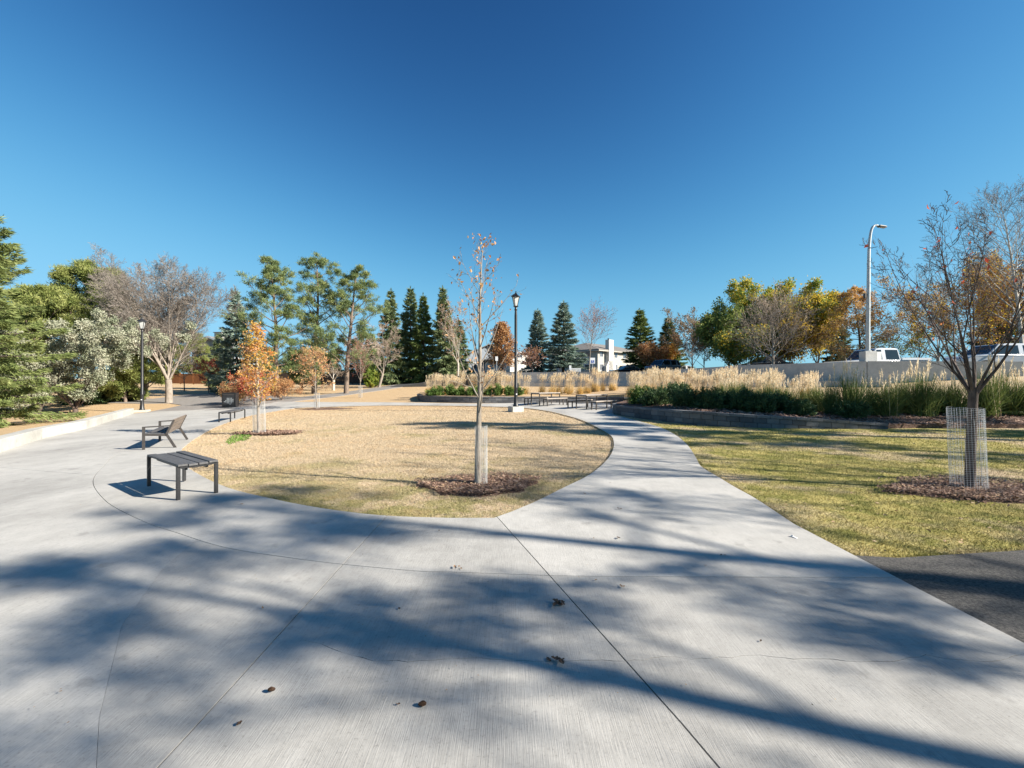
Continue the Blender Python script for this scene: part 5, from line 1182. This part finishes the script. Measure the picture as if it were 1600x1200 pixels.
# ---- buildings
def wall_box(t, x0, x1, y0, y1, z0, z1, m, name='wall'):
    return MB().box(((x0+x1)/2, (y0+y1)/2, (z0+z1)/2), (x1-x0, y1-y0, z1-z0)).done(name, M[m], t)
def window(t, x, z, w, h, face='y', y=0., m='white_paint'):
    """frame and pane on the wall plane y (facing -y) or x"""
    if face == 'y': f = MB().box((x, y-.03, z), (w, .08, h)).done('window', M[m], t); MB().box((x-w*.23, y-.075, z), (w*.40, .02, h-.16)).done('pane', M['window_glass'], f); MB().box((x+w*.23, y-.075, z), (w*.40, .02, h-.16)).done('pane', M['window_glass'], f)
    else: f = MB().box((y, x, z), (.08, w, h)).done('window', M[m], t); MB().box((y-.045, x, z), (.02, w-.2, h-.16)).done('pane', M['window_glass'], f)
def gable(t, x0, x1, y0, y1, z, rise, over, m, axis='x', th=.18):
    mb = MB()
    if axis == 'x':
        ym = (y0+y1)/2
        for s, ya in ((-1, y0-over), (1, y1+over)):
            mb.face([(x0-over, ya, z-over*.4), (x1+over, ya, z-over*.4), (x1+over, ym, z+rise), (x0-over, ym, z+rise)]); mb.face([(x0-over, ya, z-over*.4-th), (x1+over, ya, z-over*.4-th), (x1+over, ym, z+rise-th), (x0-over, ym, z+rise-th)])
            mb.face([(x0-over, ya, z-over*.4), (x1+over, ya, z-over*.4), (x1+over, ya, z-over*.4-th), (x0-over, ya, z-over*.4-th)])
            for xx in (x0-over, x1+over): mb.face([(xx, ya, z-over*.4), (xx, ym, z+rise), (xx, ym, z+rise-th), (xx, ya, z-over*.4-th)])
        r_ = mb.done('roof', M[m], t)
        for xx in (x0, x1): MB().side([(y0, z-.02), (y1, z-.02), (ym, z+rise-th-.05)], xx-.06, xx+.06).done('gable_wall', M['stucco_white' if m else m], t, rz=math.pi/2)
    return r_
# cream two storey apartment block with its white chimney, corner towards the camera
D = 88; cx = at(934, D); zg = 3.0
t = thing('apartment_building', 'cream two storey apartment block with a white flared chimney', 'building', (cx, D, zg), math.radians(45))
Hh = EYE+(HY-548)*D/FOC-zg
wall_box(t, 0, 20, 0, 13, -.8, Hh, 'stucco_cream')
rf = MB().box((10, 6.5, Hh+.18), (21.6, 14.6, .30)).done('roof', M['roof_grey'], t); MB().box((10, 6.5, Hh+.02), (21.7, 14.7, .18)).done('fascia', M['stucco_cream'], rf)
mb = MB(); mb.bm.free(); mb = MB(); A = [(-.8, -.8), (20.8, -.8), (20.8, 13.8), (-.8, 13.8)]; bm = mb.bm
lo = [bm.verts.new((*p, Hh+.33)) for p in A]; hi = [bm.verts.new(p) for p in ((5, 6.5, Hh+2.3), (15, 6.5, Hh+2.3))]
for f in ((lo[0], lo[1], hi[1], hi[0]), (lo[1], lo[2], hi[1]), (lo[2], lo[3], hi[0], hi[1]), (lo[3], lo[0], hi[0])): bm.faces.new(f)
mb.done('hip_roof', M['roof_grey'], rf)
chx = 3.6; ch = MB(); ch.box((chx, -.45, (Hh+2.4)/2-.4), (1.7, .9, Hh+3.2)); ch = ch.done('chimney', M['stucco_white'], rf)
MB().side([(chx-1.8, -.4), (chx+1.8, -.4), (chx+1.8, 1.5), (chx+.86, 2.6), (chx-.86, 2.6), (chx-1.8, 1.5)], -.90, -.05).done('chimney_base', M['stucco_white'], rf)
MB().cyl((chx-.4, -.45, Hh+1.9), (chx-.4, -.45, Hh+2.7), .16, n=10).done('flue', M['black_metal'], rf)
for zz in (1.3, 4.0):
    for x_ in (1.3, 6.8, 10.2, 14, 17.5): window(t, x_, zz, 1.2, 1.35, 'y', 0)
    for y_ in (2.5, 6.0, 9.5): window(t, y_, zz, 1.4, 1.3, 'x', 0)
# white gabled house behind the middle lamp post
D = 78; cx = at(797, D); zg = 2.2; t = thing('white_house', 'white gabled house end wall with grey roof behind the middle lamp post', 'house', (cx, D, zg), math.radians(38))
Hh = EYE+(HY-556)*D/FOC-zg
wall_box(t, 0, 8, 0, 8, -1, Hh-.5, 'stucco_white')
mb = MB(); mb.side([(-.5, Hh-.75), (8.5, Hh-.75), (8.3, Hh-.45), (4, Hh+.9), (-.3, Hh-.45)], .03, .07) if False else None
MB().side([(0, Hh-.52), (8, Hh-.52), (4, Hh+.75)], 0.02, 7.98).done('gable_wall', M['stucco_white'], t)
for s in (-1, 1): MB().bar((4, 4, Hh+.92), (4+s*4.7, 4, Hh-.66), 9.2, .14).done('roof', M['roof_grey'], t)
window(t, 5.4, 1.6, 1.3, 1.2, 'y', 0); window(t, 2.2, 4.0, 1.2, 1.1, 'y', 0)
for y_ in (2.2, 5.6): window(t, y_, 1.6, 1.3, 1.3, 'x', 0)
t = thing('grey_house', 'bluish grey house wall half hidden behind the slender tree', 'house', (at(728, 84), 84, 2.0), math.radians(14))
wall_box(t, 0, 9, 0, 8, -1, 4.6, 'siding_blue')
for s in (-1, 1): MB().bar((4.5, 4, 6.6), (4.5+s*5.2, 4, 4.3), 9, .14).done('roof', M['roof_grey'], t)
MB().side([(0, 4.58), (9, 4.58), (4.5, 6.35)], .02, 7.9).done('gable_wall', M['siding_blue'], t)
for x_ in (2, 5, 7.5): window(t, x_, 2.4, 1.2, 1.3, 'y', 0)
# blue grey house on the left with its white boxed chimney
D = 74; t = thing('blue_grey_house', 'blue grey house with white fascia and boxed chimney behind the left trees', 'house', (at(300, D), D, 1.6), math.radians(-12))
Hh = EYE+(HY-541)*D/FOC-1.6
wall_box(t, 0, 8.5, 0, 8, -1.2, Hh-.1, 'siding_blue')
for s in (-1, 1):
    rf = MB().bar((4.0, 4, Hh+1.5), (4.0+s*5.4, 4, Hh-.35), 9.4, .16).done('roof', M['roof_grey'], t)
    MB().bar((4.0, -.76, Hh+1.45), (4.0+s*5.4, -.76, Hh-.40), .06, .30).done('fascia', M['white_paint'], rf)
MB().side([(0, Hh-.12), (8.5, Hh-.12), (4.1, Hh+1.3)], .02, 7.9).done('gable_wall', M['siding_blue'], t)
ch = MB().box((3.6, 2.2, Hh+1.35), (1.5, 1.2, 2.2)).done('chimney', M['stucco_white'], rf); MB().box((3.6, 2.2, Hh+2.47), (1.8, 1.5, .10)).done('chimney_cap', M['roof_grey'], rf)
for x_, z_ in ((2.6, 3.6), (6.2, 3.6), (2.6, 1.2), (6.2, 1.2)): window(t, x_, z_, 1.4, 1.2, 'y', 0)

# ---- board fences at the back of the park
def fence(label, pts, H, m, bay=2.4, zf=None):
    t = None
    for (x0, y0), (x1, y1) in zip(pts, pts[1:]):
        n = max(1, round(math.hypot(x1-x0, y1-y0)/bay))
        for k in range(n):
            a = V2((x0, y0))+(V2((x1, y1))-V2((x0, y0)))*k/n; b = V2((x0, y0))+(V2((x1, y1))-V2((x0, y0)))*(k+1)/n
            if t is None: t = thing('board_fence', label, 'fence', (0, 0, 0))
            za, zb_ = surf(*a), surf(*b); u = (b-a)/np.linalg.norm(b-a); Lb = np.linalg.norm(b-a)
            MB().box((a[0], a[1], za+H/2), (.12, .12, H+.12)).done('fence_post', M[m], t)
            mb = MB(); nb = int(Lb/.15)
            for j in range(nb):
                c = a+u*(j+.5)*Lb/nb; zz = za+(zb_-za)*(j+.5)/nb; mb.box((c[0]+u[1]*.05, c[1]-u[0]*.05, zz+H/2+.02), (Lb/nb-.012, .022, H-.04), rz=math.atan2(u[1], u[0]))
            tag(mb.done('board', M[m], t), kind='stuff')
            MB().bar((a[0], a[1], za+H*.82), (b[0], b[1], zb_+H*.82), .04, .09).done('fence_rail', M[m], t)
    return t
fence('orange cedar board fence glowing in the sun at the far left lawn', [(at(262, 63), 63), (at(345, 60), 60)], 1.45, 'cedar')
fence('dark brown board fence in the shade behind the tall pines', [(at(425, 62), 62), (at(520, 60), 60), (at(640, 63), 63), (at(690, 66), 66)], 1.6, 'brown_board')
